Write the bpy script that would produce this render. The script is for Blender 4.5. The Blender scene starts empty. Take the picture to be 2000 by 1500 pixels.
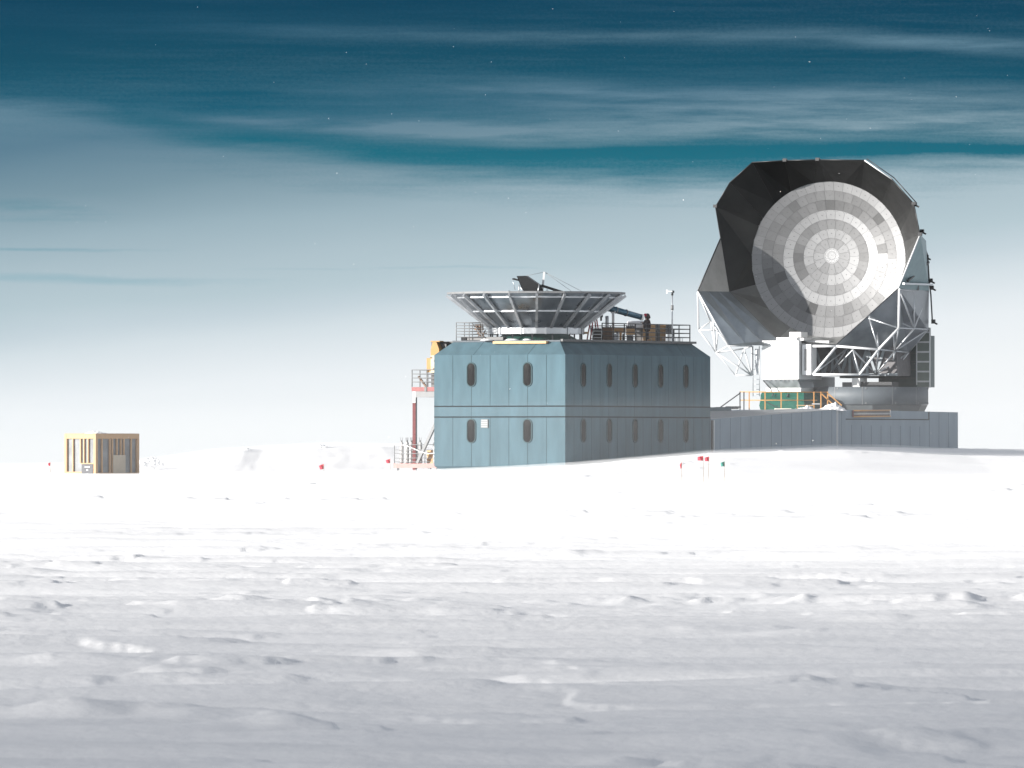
import bpy, bmesh, math, random
import numpy as np
from mathutils import Vector, Matrix
R = math.radians
random.seed(7)
scene = bpy.context.scene
COL = scene.collection

# ------------------------------------------------------------------ camera, sky, sun, exposure
K = 5.2833e-5          # metres per photo pixel per metre of distance
HZ = 880.0             # photo row of the true horizon
CZ = 1.585             # height of the lens above the snow
EXPO = 1.0
SUN = Vector((-0.914, -0.407, 0.205)).normalized()

cam = bpy.data.cameras.new('camera')
cam_o = bpy.data.objects.new('camera', cam); COL.objects.link(cam_o)
cam.lens = 36.0 / (2000 * K); cam.sensor_width = 36.0
cam.shift_y = (HZ - 750.0) / 2000.0
cam.clip_start = 1.0; cam.clip_end = 40000
cam_o.location = (0, 0, CZ); cam_o.rotation_euler = (R(90), 0, 0)
cam.dof.use_dof = True; cam.dof.focus_distance = 600; cam.dof.aperture_fstop = 24.0
scene.camera = cam_o

scene.view_settings.view_transform = 'Standard'
scene.view_settings.look = 'None'
scene.view_settings.exposure = EXPO
scene.view_settings.gamma = 1.0
scene.cycles.volume_bounces = 2
scene.cycles.transparent_max_bounces = 48

sun = bpy.data.lights.new('sun', 'SUN'); sun.energy = 5.0; sun.angle = R(0.5); sun.color = (1.0, 0.955, 0.90)
sun_o = bpy.data.objects.new('sun', sun); COL.objects.link(sun_o)
sun_o.rotation_euler = SUN.to_track_quat('Z', 'Y').to_euler()
sun_o.location = (-300, -100, 200)


def lin(c):
    out = []
    for v in c:
        v = v / 255.0
        out.append(v / 12.92 if v <= 0.04045 else ((v + 0.055) / 1.055) ** 2.4)
    return out


def build_world():
    w = bpy.data.worlds.new('World'); scene.world = w; w.use_nodes = True
    nt = w.node_tree; nt.nodes.clear(); L = nt.links
    def N(t): return nt.nodes.new(t)
    def plug(s, v):
        if isinstance(v, (int, float)): s.default_value = v
        else: L.new(v, s)
    def M(op, a, b=None, c=None):
        n = N('ShaderNodeMath'); n.operation = op
        plug(n.inputs[0], a)
        if b is not None: plug(n.inputs[1], b)
        if c is not None: plug(n.inputs[2], c)
        return n.outputs[0]
    def ramp(v, pts):
        n = N('ShaderNodeValToRGB'); L.new(v, n.inputs[0]); e = n.color_ramp.elements
        while len(e) < len(pts): e.new(0.5)
        for q, (p, c) in zip(e, pts):
            q.position = p; q.color = (*c, 1)
        return n.outputs[0]
    def smooth(v, a, b):
        n = N('ShaderNodeMapRange'); n.interpolation_type = 'SMOOTHSTEP'
        L.new(v, n.inputs[0]); n.inputs[1].default_value = a; n.inputs[2].default_value = b
        return n.outputs[0]
    tc = N('ShaderNodeTexCoord'); sp = N('ShaderNodeSeparateXYZ'); L.new(tc.outputs['Generated'], sp.inputs[0])
    x, y, z = sp.outputs
    yy = M('MAXIMUM', y, 0.02)
    u = M('MULTIPLY', M('DIVIDE', x, yy), 1 / K / 1000.0)        # tangent of the azimuth
    v0 = M('MULTIPLY', M('DIVIDE', z, yy), 1 / K / 1000.0)       # tangent of the elevation
    # slow warp and fine wisps
    cm = N('ShaderNodeCombineXYZ'); L.new(M('MULTIPLY', u, 1.3), cm.inputs[0]); L.new(M('MULTIPLY', v0, 5.0), cm.inputs[1])
    n1 = N('ShaderNodeTexNoise'); n1.inputs['Scale'].default_value = 1.6; n1.inputs['Detail'].default_value = 3; L.new(cm.outputs[0], n1.inputs['Vector'])
    cm2 = N('ShaderNodeCombineXYZ'); L.new(M('MULTIPLY', u, 1.1), cm2.inputs[0]); L.new(M('MULTIPLY', M('SUBTRACT', v0, M('MULTIPLY', u, -0.02)), 26.0), cm2.inputs[1])
    n2 = N('ShaderNodeTexNoise'); n2.inputs['Scale'].default_value = 1.5; n2.inputs['Detail'].default_value = 5; n2.inputs['Roughness'].default_value = 0.55; L.new(cm2.outputs[0], n2.inputs['Vector'])
    v = M('ADD', v0, M('MULTIPLY', M('SUBTRACT', n1.outputs[0], 0.5), 0.035))
    py = M('SUBTRACT', HZ / 1000, v)                               # 0 at the top of what shows, .88 at the horizon
    pn = M('MULTIPLY', M('ADD', py, 0.2), 1 / 1.2)                 # to 0..1
    def r(pts): return [((p / 1000 + 0.2) / 1.2, c) for p, c in pts]
    s = 1.0 / 2 ** EXPO
    def LC(c): return [q * s for q in lin(c)]
    pl = M('ADD', pn, M('MULTIPLY', u, 0.075))
    clear = ramp(pn, r([(-200, LC((8, 40, 74))), (0, LC((18, 69, 94))), (120, LC((23, 80, 103))), (210, LC((25, 92, 116))), (300, LC((30, 108, 128))), (350, LC((40, 116, 136))), (450, LC((100, 152, 168))), (560, LC((150, 184, 196))), (700, LC((215, 228, 236)))]))
    cloud = ramp(pl, r([(-200, LC((50, 90, 118))), (0, LC((64, 108, 132))), (90, LC((104, 138, 156))), (200, LC((92, 128, 148))), (300, LC((124, 153, 167))), (380, LC((155, 179, 190))), (460, LC((174, 194, 203))), (520, LC((183, 202, 210))), (565, LC((196, 211, 219))), (610, LC((213, 224, 230))), (700, LC((234, 240, 244))), (790, LC((242, 246, 248))), (880, LC((244, 247, 249)))]))
    eb = N('ShaderNodeValToRGB'); L.new(M('MULTIPLY', M('ADD', u, 1.2), 1 / 2.4), eb.inputs[0])
    pts = [(-200, 180), (0, 196), (150, 216), (350, 268), (520, 297), (700, 316), (1000, 346), (1300, 353), (1500, 340), (1750, 312), (2200, 300)]
    while len(eb.color_ramp.elements) < len(pts): eb.color_ramp.elements.new(.5)
    for q, (p, v_) in zip(eb.color_ramp.elements, pts): q.position = ((p - 1000) / 1000 + 1.2) / 2.4; q.color = (v_ / 1000,) * 3 + (1,)
    c5 = N('ShaderNodeCombineXYZ'); L.new(M('MULTIPLY', u, 3.2), c5.inputs[0]); L.new(M('MULTIPLY', v0, 34.0), c5.inputs[1])
    n5 = N('ShaderNodeTexNoise'); n5.inputs['Scale'].default_value = 1.0; n5.inputs['Detail'].default_value = 6; n5.inputs['Roughness'].default_value = 0.6; L.new(c5.outputs[0], n5.inputs['Vector'])
    c6 = N('ShaderNodeCombineXYZ'); L.new(M('MULTIPLY', u, 4.5), c6.inputs[0]); L.new(M('MULTIPLY', v0, 120.0), c6.inputs[1])
    n6 = N('ShaderNodeTexNoise'); n6.inputs['Scale'].default_value = 1.0; n6.inputs['Detail'].default_value = 5; n6.inputs['Roughness'].default_value = 0.65; L.new(c6.outputs[0], n6.inputs['Vector'])
    brk = smooth(n5.outputs[0], 0.30, 0.68)
    edge = M('SUBTRACT', M('ADD', py, M('MULTIPLY', M('SUBTRACT', n5.outputs[0], 0.5), 0.07)), eb.outputs[0])
    base = M('ADD', M('MULTIPLY', smooth(edge, -0.03, 0.034), 0.78), M('MULTIPLY', smooth(edge, 0.0, 0.14), 0.42))
    cg = N('ShaderNodeCombineXYZ'); L.new(M('MULTIPLY', u, 130.0), cg.inputs[0]); L.new(M('MULTIPLY', v0, 190.0), cg.inputs[1])
    n3 = N('ShaderNodeTexNoise'); n3.inputs['Scale'].default_value = 1.0; n3.inputs['Detail'].default_value = 4; n3.inputs['Roughness'].default_value = 0.8; L.new(cg.outputs[0], n3.inputs['Vector'])
    acc = M('ADD', M('ADD', base, 0.04), M('ADD', M('ADD', M('MULTIPLY', M('SUBTRACT', n2.outputs[0], 0.5), 0.34), M('MULTIPLY', M('SUBTRACT', n6.outputs[0], 0.5), 0.30)), M('MULTIPLY', M('SUBTRACT', n3.outputs[0], 0.5), 0.40)))
    streaks = [(650, 58, 330, 16, .02, .30), (1130, 70, 260, 10, .0, .34), (1760, 82, 380, 14, .03, .60), (1900, 92, 200, 16, .05, .3), (1480, 186, 640, 26, .01, .75), (1000, 186, 260, 10, .02, .28), (1500, 212, 620, 8, .01, .25),
               (1650, 240, 720, 26, .01, .85), (830, 256, 380, 19, .05, .78), (1300, 262, 300, 10, .02, .4), (500, 236, 180, 9, .06, .25),
               (1750, 292, 420, 9, -.01, -.4), (1250, 296, 380, 10, 0, -.25), (130, 486, 250, 5, 0, -.75), (120, 545, 460, 12, .01, -.7), (60, 412, 190, 30, .02, -.5), (900, 524, 900, 4, .0, -.4)]
    for cx, cy, l, t, sl, a in streaks:
        du = M('SUBTRACT', u, (cx - 1000) / 1000)
        dv = M('SUBTRACT', M('SUBTRACT', py, cy / 1000), M('MULTIPLY', du, sl))
        q = M('ADD', M('POWER', M('DIVIDE', M('ABSOLUTE', du), l / 1000), 2.0), M('POWER', M('DIVIDE', M('ABSOLUTE', dv), t / 1000), 2.0))
        acc = M('ADD', acc, M('MULTIPLY', M('MULTIPLY', M('POWER', 2.718, M('MULTIPLY', q, -1.0)), M('MULTIPLY_ADD', brk, 0.9, 0.45)), a))
    cov = N('ShaderNodeClamp'); L.new(acc, cov.inputs[0])
    mix = N('ShaderNodeMix'); mix.data_type = 'RGBA'; L.new(cov.outputs[0], mix.inputs[0]); L.new(clear, mix.inputs[6]); L.new(cloud, mix.inputs[7])
    band = N('ShaderNodeBackground'); L.new(mix.outputs[2], band.inputs[0]); band.inputs[1].default_value = 1.0
    sky = N('ShaderNodeTexSky'); sky.sky_type = 'NISHITA'; sky.sun_disc = False
    sky.sun_elevation = math.asin(SUN.z); sky.sun_rotation = math.atan2(SUN.x, SUN.y); sky.altitude = 2800; sky.air_density = 1.0; sky.dust_density = 0.5; sky.ozone_density = 2.0
    bg = N('ShaderNodeBackground'); hs = N('ShaderNodeHueSaturation'); hs.inputs['Saturation'].default_value = 0.26; L.new(sky.outputs[0], hs.inputs['Color']); L.new(hs.outputs[0], bg.inputs[0]); bg.inputs[1].default_value = 0.105
    f = M('MULTIPLY', smooth(M('DIVIDE', z, yy), 0.16, 0.055), smooth(y, 0.25, 0.6))
    ms = N('ShaderNodeMixShader'); L.new(f, ms.inputs[0]); L.new(bg.outputs[0], ms.inputs[1]); L.new(band.outputs[0], ms.inputs[2])
    out = N('ShaderNodeOutputWorld'); L.new(ms.outputs[0], out.inputs[0])
build_world()

# ------------------------------------------------------------------ helpers
def mat(name, col, rough=0.6, metal=0.0, var=0.10, scale=3.0, stretch=(1, 1, 1), bump=0.0, bscale=20.0, rvar=0.0, attr=None, spec=0.5, spots=None):
    m = bpy.data.materials.new(name); m.use_nodes = True
    nt = m.node_tree; b = nt.nodes['Principled BSDF']; L = nt.links
    b.inputs['Roughness'].default_value = rough; b.inputs['Metallic'].default_value = metal
    b.inputs['Specular IOR Level'].default_value = spec
    tc = nt.nodes.new('ShaderNodeTexCoord'); mp = nt.nodes.new('ShaderNodeMapping'); mp.inputs['Scale'].default_value = stretch
    L.new(tc.outputs['Object'], mp.inputs[0])
    n = nt.nodes.new('ShaderNodeTexNoise'); n.inputs['Scale'].default_value = scale; n.inputs['Detail'].default_value = 6; n.inputs['Roughness'].default_value = 0.6
    L.new(mp.outputs[0], n.inputs['Vector'])
    mr = nt.nodes.new('ShaderNodeMapRange'); mr.inputs[1].default_value = 0.25; mr.inputs[2].default_value = 0.75
    mr.inputs[3].default_value = 1 - var; mr.inputs[4].default_value = 1 + var
    L.new(n.outputs[0], mr.inputs[0])
    mul = nt.nodes.new('ShaderNodeVectorMath'); mul.operation = 'MULTIPLY'
    if attr:
        at = nt.nodes.new('ShaderNodeAttribute'); at.attribute_name = attr
        L.new(at.outputs['Color'], mul.inputs[0])
    else:
        mul.inputs[0].default_value = col
    L.new(mr.outputs[0], mul.inputs[1])
    L.new(mul.outputs[0], b.inputs['Base Color'])
    if rvar:
        m2 = nt.nodes.new('ShaderNodeMapRange'); m2.inputs[1].default_value = 0.3; m2.inputs[2].default_value = 0.7
        m2.inputs[3].default_value = max(0.02, rough - rvar); m2.inputs[4].default_value = rough + rvar
        L.new(n.outputs[0], m2.inputs[0]); L.new(m2.outputs[0], b.inputs['Roughness'])
    if bump:
        n2 = nt.nodes.new('ShaderNodeTexNoise'); n2.inputs['Scale'].default_value = bscale; n2.inputs['Detail'].default_value = 4
        L.new(tc.outputs['Object'], n2.inputs['Vector'])
        bp = nt.nodes.new('ShaderNodeBump'); bp.inputs['Strength'].default_value = bump; bp.inputs['Distance'].default_value = 0.05
        L.new(n2.outputs[0], bp.inputs['Height']); L.new(bp.outputs[0], b.inputs['Normal'])
    return m

WHERE = {}
class MB:
    def __init__(s): s.v = []; s.f = []; s.mi = []; s.sm = []; s.col = []
    def add(s, vs, fs, mi=0, smooth=False, col=(1, 1, 1)):
        o = len(s.v); s.v += [tuple(p) for p in vs]
        for f in fs:
            s.f.append(tuple(i + o for i in f)); s.mi.append(mi); s.sm.append(smooth); s.col.append(col)
        return s
    def hexa(s, p, mi=0, col=(1, 1, 1)):        # 4 bottom then 4 top, same order
        return s.add(p, [(3, 2, 1, 0), (4, 5, 6, 7), (0, 1, 5, 4), (1, 2, 6, 5), (2, 3, 7, 6), (3, 0, 4, 7)], mi, col=col)
    def box(s, c, size, ux=(1, 0, 0), uy=(0, 1, 0), mi=0, col=(1, 1, 1)):
        c = Vector(c); ux = Vector(ux).normalized(); uy = Vector(uy).normalized(); uz = ux.cross(uy).normalized(); a, b, d = [q / 2 for q in size]
        ps = [c + ux * (sx * a) + uy * (sy * b) + uz * (sz * d) for sz in (-1, 1) for sx, sy in ((-1, -1), (1, -1), (1, 1), (-1, 1))]
        return s.hexa(ps, mi, col)
    def tube(s, p0, p1, r, n=8, r1=None, mi=0, caps=True, smooth=True):
        p0 = Vector(p0); p1 = Vector(p1); d = (p1 - p0).normalized(); r1 = r if r1 is None else r1
        a = d.orthogonal().normalized(); b = d.cross(a)
        vs = []
        for p, q in ((p0, r), (p1, r1)):
            for i in range(n):
                t = 2 * math.pi * i / n; vs.append(p + (a * math.cos(t) + b * math.sin(t)) * q)
        s.add(vs, [(i, (i + 1) % n, n + (i + 1) % n, n + i) for i in range(n)], mi, smooth)
        if caps: s.add(vs, [tuple(range(n - 1, -1, -1)), tuple(range(n, 2 * n))], mi)
        return s
    def path(s, pts, r, n=6, mi=0):
        for a, b in zip(pts, pts[1:]): s.tube(a, b, r, n, mi=mi)
        return s
    def bar(s, p0, p1, w, h, up=(0, 0, 1), mi=0):
        p0 = Vector(p0); p1 = Vector(p1); d = (p1 - p0).normalized(); up = Vector(up)
        if abs(d.dot(up)) > 0.99: up = Vector((0, 1, 0))
        sx = d.cross(up).normalized(); uz = sx.cross(d).normalized()
        q = [p + sx * (a * w / 2) + uz * (b * h / 2) for p in (p0, p1) for a, b in ((-1, -1), (1, -1), (1, 1), (-1, 1))]
        return s.hexa(q, mi)
    def lathe(s, c, prof, n=32, mi=0, smooth=True, closed=False):
        c = Vector(c); vs = []
        for r, z in prof:
            for i in range(n):
                t = 2 * math.pi * i / n; vs.append(c + Vector((r * math.cos(t), r * math.sin(t), z)))
        m = len(prof); fs = []
        for j in range(m - 1):
            for i in range(n): fs.append((j * n + i, j * n + (i + 1) % n, (j + 1) * n + (i + 1) % n, (j + 1) * n + i))
        s.add(vs, fs, mi, smooth)
        if closed: s.add(vs, [tuple(range(n - 1, -1, -1)), tuple(range((m - 1) * n, m * n))], mi)
        return s
    def prism(s, pts, vec, mi=0):
        vec = Vector(vec); n = len(pts); ps = [Vector(p) for p in pts]; ps += [p + vec for p in ps]
        return s.add(ps, [tuple(range(n - 1, -1, -1)), tuple(range(n, 2 * n))] + [(i, (i + 1) % n, n + (i + 1) % n, n + i) for i in range(n)], mi)
    def build(s, name, mats, parent=None, origin=None, recalc=True, bevel=0.0):
        if parent is not None: o0 = WHERE[parent.name]
        elif origin is not None: o0 = Vector(origin)
        else: o0 = Vector((0, 0, 0))
        me = bpy.data.meshes.new(name)
        me.from_pydata([(p[0] - o0.x, p[1] - o0.y, p[2] - o0.z) for p in s.v], [], s.f)
        for m in (mats if isinstance(mats, (list, tuple)) else [mats]): me.materials.append(m)
        me.polygons.foreach_set('material_index', s.mi); me.polygons.foreach_set('use_smooth', s.sm)
        if any(c != (1, 1, 1) for c in s.col):
            at = me.color_attributes.new('tone', 'FLOAT_COLOR', 'CORNER')
            k = 0
            for p, c in zip(me.polygons, s.col):
                for _ in range(p.loop_total):
                    at.data[k].color = (*c, 1); k += 1
        if recalc:
            bm = bmesh.new(); bm.from_mesh(me); bmesh.ops.remove_doubles(bm, verts=bm.verts, dist=1e-5); bmesh.ops.recalc_face_normals(bm, faces=bm.faces); bm.to_mesh(me); bm.free()
        me.update()
        o = bpy.data.objects.new(name, me); COL.objects.link(o)
        if parent is not None: o.parent = parent
        elif origin is not None: o.location = o0
        WHERE[o.name] = o0
        if bevel:
            b = o.modifiers.new('bevel', 'BEVEL'); b.width = bevel; b.segments = 2; b.limit_method = 'ANGLE'
        return o

def tag(o, label=None, cat=None, group=None, kind=None):
    for k, v in (('label', label), ('category', cat), ('group', group), ('kind', kind)):
        if v: o[k] = v
    return o
def thing(name, loc, label, cat, group=None):
    o = bpy.data.objects.new(name, None); COL.objects.link(o); o.location = loc; o.empty_display_size = 0.3
    WHERE[o.name] = Vector(loc)
    return tag(o, label, cat, group)
def copy_tree(o, loc, label=None):
    c = o.copy(); COL.objects.link(c); c.location = loc
    if label: c['label'] = label
    for ch in o.children:
        d = ch.copy(); COL.objects.link(d); d.parent = c
        for g in ch.children:
            e = g.copy(); COL.objects.link(e); e.parent = d
    return c

def P(px, py, Y): return Vector(((px - 1000) * K * Y, Y, CZ + (HZ - py) * K * Y))
def ZP(py, Y): return CZ + (HZ - py) * K * Y

# vectorised gradient noise ------------------------------------------------
_rng = np.random.default_rng(11)
_perm = _rng.permutation(512); _g = _rng.random(512) * 2 * np.pi
def noise(x, y, seed=0):
    xi = np.floor(x).astype(np.int64); yi = np.floor(y).astype(np.int64); xf = x - xi; yf = y - yi
    def grad(a, b, dx, dy):
        h = _g[_perm[(_perm[(a + seed * 37) & 511] + b) & 511]]
        return np.cos(h) * dx + np.sin(h) * dy
    u = xf * xf * xf * (xf * (xf * 6 - 15) + 10); w = yf * yf * yf * (yf * (yf * 6 - 15) + 10)
    a = grad(xi, yi, xf, yf); b = grad(xi + 1, yi, xf - 1, yf); c = grad(xi, yi + 1, xf, yf - 1); d = grad(xi + 1, yi + 1, xf - 1, yf - 1)
    return (a + u * (b - a) + w * ((c + u * (d - c)) - (a + u * (b - a)))) * 1.5
def sstep(a, b, x):
    t = np.clip((x - a) / (b - a), 0, 1); return t * t * (3 - 2 * t)

# ------------------------------------------------------------------ materials
snow = mat('snow', (0.85, 0.85, 0.853), 0.8, var=0.03, scale=0.6, bump=0.2, bscale=9.0, spec=0.25)
teal = mat('teal_cladding', (0.060, 0.108, 0.132), 0.8, spec=0.2, var=0.22, scale=1.2, stretch=(1, 1, 0.22), bump=0.03)
teal_dark = mat('teal_seam', (0.018, 0.034, 0.04), 0.9, spec=0.1)
band_m = mat('dark_band', (0.008, 0.014, 0.018), 0.95, spec=0.05)
roof_m = mat('roof_membrane', (0.07, 0.085, 0.10), 0.7, var=0.2)
frame_m = mat('window_frame', (0.04, 0.07, 0.078), 0.8, spec=0.15)
glass = mat('dark_glazing', (0.004, 0.004, 0.0045), 0.2, var=0.3, spec=0.05)
alu = mat('galvanised_steel', (0.46, 0.48, 0.50), 0.45, metal=0.8, var=0.14, scale=2.5, rvar=0.12)
alu_sheet = mat('aluminium_sheet', (0.27, 0.30, 0.33), 0.34, metal=0.95, var=0.22, scale=1.3, rvar=0.12)
white_paint = mat('white_paint', (0.82, 0.82, 0.81), 0.45, var=0.03)
white_steel = mat('white_steel_tube', (0.60, 0.61, 0.62), 0.4, var=0.06)
black = mat('black_paint', (0.012, 0.013, 0.014), 0.5, var=0.2)
rail_black = mat('black_rail', (0.022, 0.024, 0.027), 0.45)
dark_green = mat('dark_green_tarp', (0.006, 0.045, 0.034), 0.55, bump=0.6, bscale=3.0, var=0.25)
green_tarp = mat('green_tarp', (0.006, 0.075, 0.052), 0.9, spec=0.1, bump=0.8, bscale=2.0, var=0.2)
red_steel = mat('red_steel', (0.20, 0.045, 0.045), 0.6, var=0.15)
pink_steel = mat('faded_red_steel', (0.36, 0.17, 0.155), 0.6, var=0.15)
yellow = mat('yellow_paint', (0.31, 0.155, 0.028), 0.6, var=0.08)
orange = mat('orange_paint', (0.50, 0.25, 0.075), 0.5, var=0.10)
orange_frame = mat('orange_frame', (0.43, 0.265, 0.14), 0.7, var=0.10, scale=4)
wood = mat('plywood', (0.52, 0.33, 0.17), 0.7, var=0.22, scale=3, stretch=(1, 1, 6))
wood_dark = mat('brown_plank', (0.16, 0.10, 0.065), 0.75, var=0.25, scale=3)
board = mat('pale_plywood', (0.42, 0.36, 0.28), 0.7, var=0.08)
gas_grey = mat('cylinder_grey', (0.42, 0.42, 0.415), 0.6, var=0.08)
red_cloth = mat('red_flag_cloth', (0.62, 0.035, 0.06), 0.8)
green_cloth = mat('green_flag_cloth', (0.03, 0.20, 0.16), 0.8)
bamboo = mat('bamboo', (0.28, 0.20, 0.13), 0.7)
blue_tube = mat('blue_tube_skin', (0.03, 0.10, 0.15), 0.25, metal=0.3, var=0.25, scale=2)
parka = mat('dark_parka', (0.03, 0.018, 0.018), 0.8, bump=0.5, bscale=12)
red_hat = mat('red_hood', (0.42, 0.02, 0.05), 0.8, bump=0.3)
skin = mat('skin', (0.55, 0.33, 0.25), 0.6)
grey_box = mat('grey_case', (0.16, 0.165, 0.17), 0.6)
sheet_white = mat('white_wrap', (0.72, 0.73, 0.75), 0.35, bump=1.0, bscale=7, var=0.12)
red_ladder_m = mat('red_ladder', (0.55, 0.04, 0.05), 0.5)
glazing = mat('frosted_sheet', (0.19, 0.20, 0.21), 0.6, spec=0.3, var=0.35, scale=1.2, bump=0.15, bscale=3)
shield_in = mat('shield_sheet', (0.20, 0.205, 0.20), 0.42, metal=0.8, var=0.28, scale=0.7, attr='tone', rvar=0.1)
mirror_m = mat('mirror_panel', (1, 1, 1), 0.56, metal=0.2, var=0.06, scale=2.5, attr='tone', rvar=0.06)
gap_m = mat('panel_gap', (0.13, 0.13, 0.135), 0.8)
cabin_dark = mat('dark_cabin', (0.055, 0.085, 0.085), 0.5, var=0.15)
cabin_panel = mat('olive_panel', (0.17, 0.20, 0.18), 0.6, var=0.12, bump=0.1)
drum_m = mat('drum_cladding', (0.088, 0.104, 0.118), 0.6, var=0.10)
grey_paint = mat('grey_block', (0.24, 0.27, 0.29), 0.55, var=0.08, bump=0.05, bscale=40)
pale_sheet = mat('pale_metal_roof', (0.30, 0.32, 0.34), 0.5, metal=0.3)
wing_m = mat('wing_cladding', (0.178, 0.232, 0.280), 0.7, spec=0.3, var=0.12, scale=1.2, stretch=(1, 1, 0.22), bump=0.03)
blue_panel = mat('pale_teal_panel', (0.19, 0.27, 0.29), 0.4, metal=0.3, var=0.12, stretch=(1, 1, .3))

# ------------------------------------------------------------------ snow ground (one sheet)
def base_height(x, y):
    mound = np.interp(x, [-60, -25, -9, -4.8, 3.3, 8, 12.4, 20.6, 28, 36, 60, 400], [0.0, 0.02, 0.10, 0.26, 0.62, 1.02, 1.45, 1.83, 1.69, 1.64, 1.6, 1.4])
    line = np.interp(x, [-60, -4.8, 3.3, 12.4, 28.6, 60], [598, 600, 594, 611, 641, 650])
    h = mound * sstep(-95, -3, y - line)
    # ploughed snow bank behind, at the left
    prof = np.interp(x / (K * 640) + 1000, [150, 240, 300, 345, 380, 430, 478, 510, 560, 620, 690, 760, 830, 900, 980], [0.2, .55, .62, .72, 1.05, 1.55, 1.72, 1.64, 1.74, 1.98, 1.94, 1.95, 1.97, 1.8, .6])
    bank = (prof - 0.1) * np.exp(-((y - 643) / 16.0) ** 2)
    bank = bank + bank * 0.07 * noise(x / 3.6, y / 3.4, 5) + 0.06 * np.exp(-((y - 634) / 7) ** 2) * np.maximum(0, noise(x / 0.9, y / 1.2, 6)) * (prof > .7)
    h = np.maximum(h, np.where(x < 4, bank, 0))
    h = h + 0.35 * sstep(610, 660, y) * sstep(-13, -26, x)
    h = h - 0.05 * np.maximum(0, y - line - 3) * sstep(24, 34, x) * (y < 900)
    h = h - 0.004 * np.maximum(0, y - 690)
    return h
def snow_height(x, y):
    h = base_height(x, y)
    near = sstep(1200, 500, y) * sstep(-60, 0, y)
    wx = x + 0.9 * noise(x / 7, y / 5, 9); wy = y + 0.5 * noise(x / 9, y / 4, 17)
    # wind comes from the camera's left: features drawn out along it, with a steep lee end
    n = 0.065 * noise(wx / 11.0, wy / 6.0, 1) + 0.055 * noise(wx / 5.0, wy / 2.1, 2) + 0.022 * noise(wx / 2.0, wy / 0.95, 3) + 0.006 * noise(wx / 0.75, wy / 0.42, 8)
    n = n + 0.050 * noise(wx / 15.0, wy / 1.6, 33) + 0.014 * noise(wx / 7.0, wy / 0.55, 35) - 0.07 * np.exp(-((y - 66.5 - 0.25 * x + 1.2 * noise(x / 4, x * 0, 34)) / 1.5) ** 2) * sstep(4.5, 2, np.abs(x + 1.6))
    # the few larger drifts close to the lens
    rag = 1 + .35 * noise(x / .35, y / .5, 41)
    for cx, cy, hw, hd, hh, cut in ((-2.55, 59.0, .85, .42, .12, 9), (-1.75, 58.2, .5, .35, .05, 9), (-1.30, 54.6, .42, .30, .085, -.98), (-1.05, 55.6, .40, .35, .06, -.72), (.55, 49.0, .22, .3, .06, .74), (2.3, 62.0, .7, .35, .05, 9), (-.6, 76, .6, .5, .07, 9), (1.5, 84, 1.1, .6, .06, 9), (-3.3, 71, .5, .5, .06, 9)):
        g = hh * np.exp(-((x - cx) / hw) ** 2 - ((y - cy - .15 * np.sin(3 * x)) / hd) ** 2) * rag
        n = n + g * (sstep(cut + .05, cut - .03, x) if cut < 5 else 1.0)
    # plates of wind crust with a worn edge
    pl = noise(wx / 3.6 + 20, wy / 1.9, 7) + 0.3 * noise(wx / 1.1, wy / 0.8, 18)
    n = n + 0.038 * sstep(0.24, 0.31, pl) * sstep(-0.2, .35, noise(x / 11.0, y / 9.0, 4))
    # drifts with a long windward tail and a steep lee end
    for L_, A_, o_ in ((4.1, 0.062, 0.0), (1.3, 0.017, 31.0)):
        ph = x / L_ + 1.1 * noise(x / (2 * L_) + o_, y / (.8 * L_), 21) + 0.35 * noise(x / L_, y / (.22 * L_) + o_, 22)
        cell = np.floor(ph); t = ph - cell
        msk = sstep(0.26, 0.60, noise(cell * 7.31 + .37 + o_, y / (.55 * L_) + 3.7 * np.sin(cell * 12.9), 23))
        n = n + A_ * t ** 1.6 * sstep(1.0, 0.86, t) * msk
    n = n + 0.0035 * noise(x / 0.24, y / 0.20, 10)
    n = n * (1 - 0.45 * sstep(110, 260, y))
    lump = noise(wx / 1.7 + 60, y / 1.9, 26)
    n = n + (0.03 + 0.055 * sstep(120, 300, y)) * sstep(0.56, 0.68, lump + .12 * noise(x / .5, y / .5, 28)) * sstep(0.05, 0.4, noise(x / 15 + 4, y / 19, 27)) * sstep(70, 130, y)
    # broken crust lines
    crust = np.exp(-((y - 101 - 0.12 * x + 2.5 * noise(x / 6, y * 0 + 3, 13)) / 2.2) ** 2) * sstep(-.1, .4, noise(x / 3.1, y / 3, 14) + .5 * noise(x / .9, y, 19))
    n = n + crust * 0.085 * np.maximum(0, noise(x / 0.8, y / 1.1, 15) + .7 * noise(x / 0.27, y / .4, 20) + .15)
    return h + n * near
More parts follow.
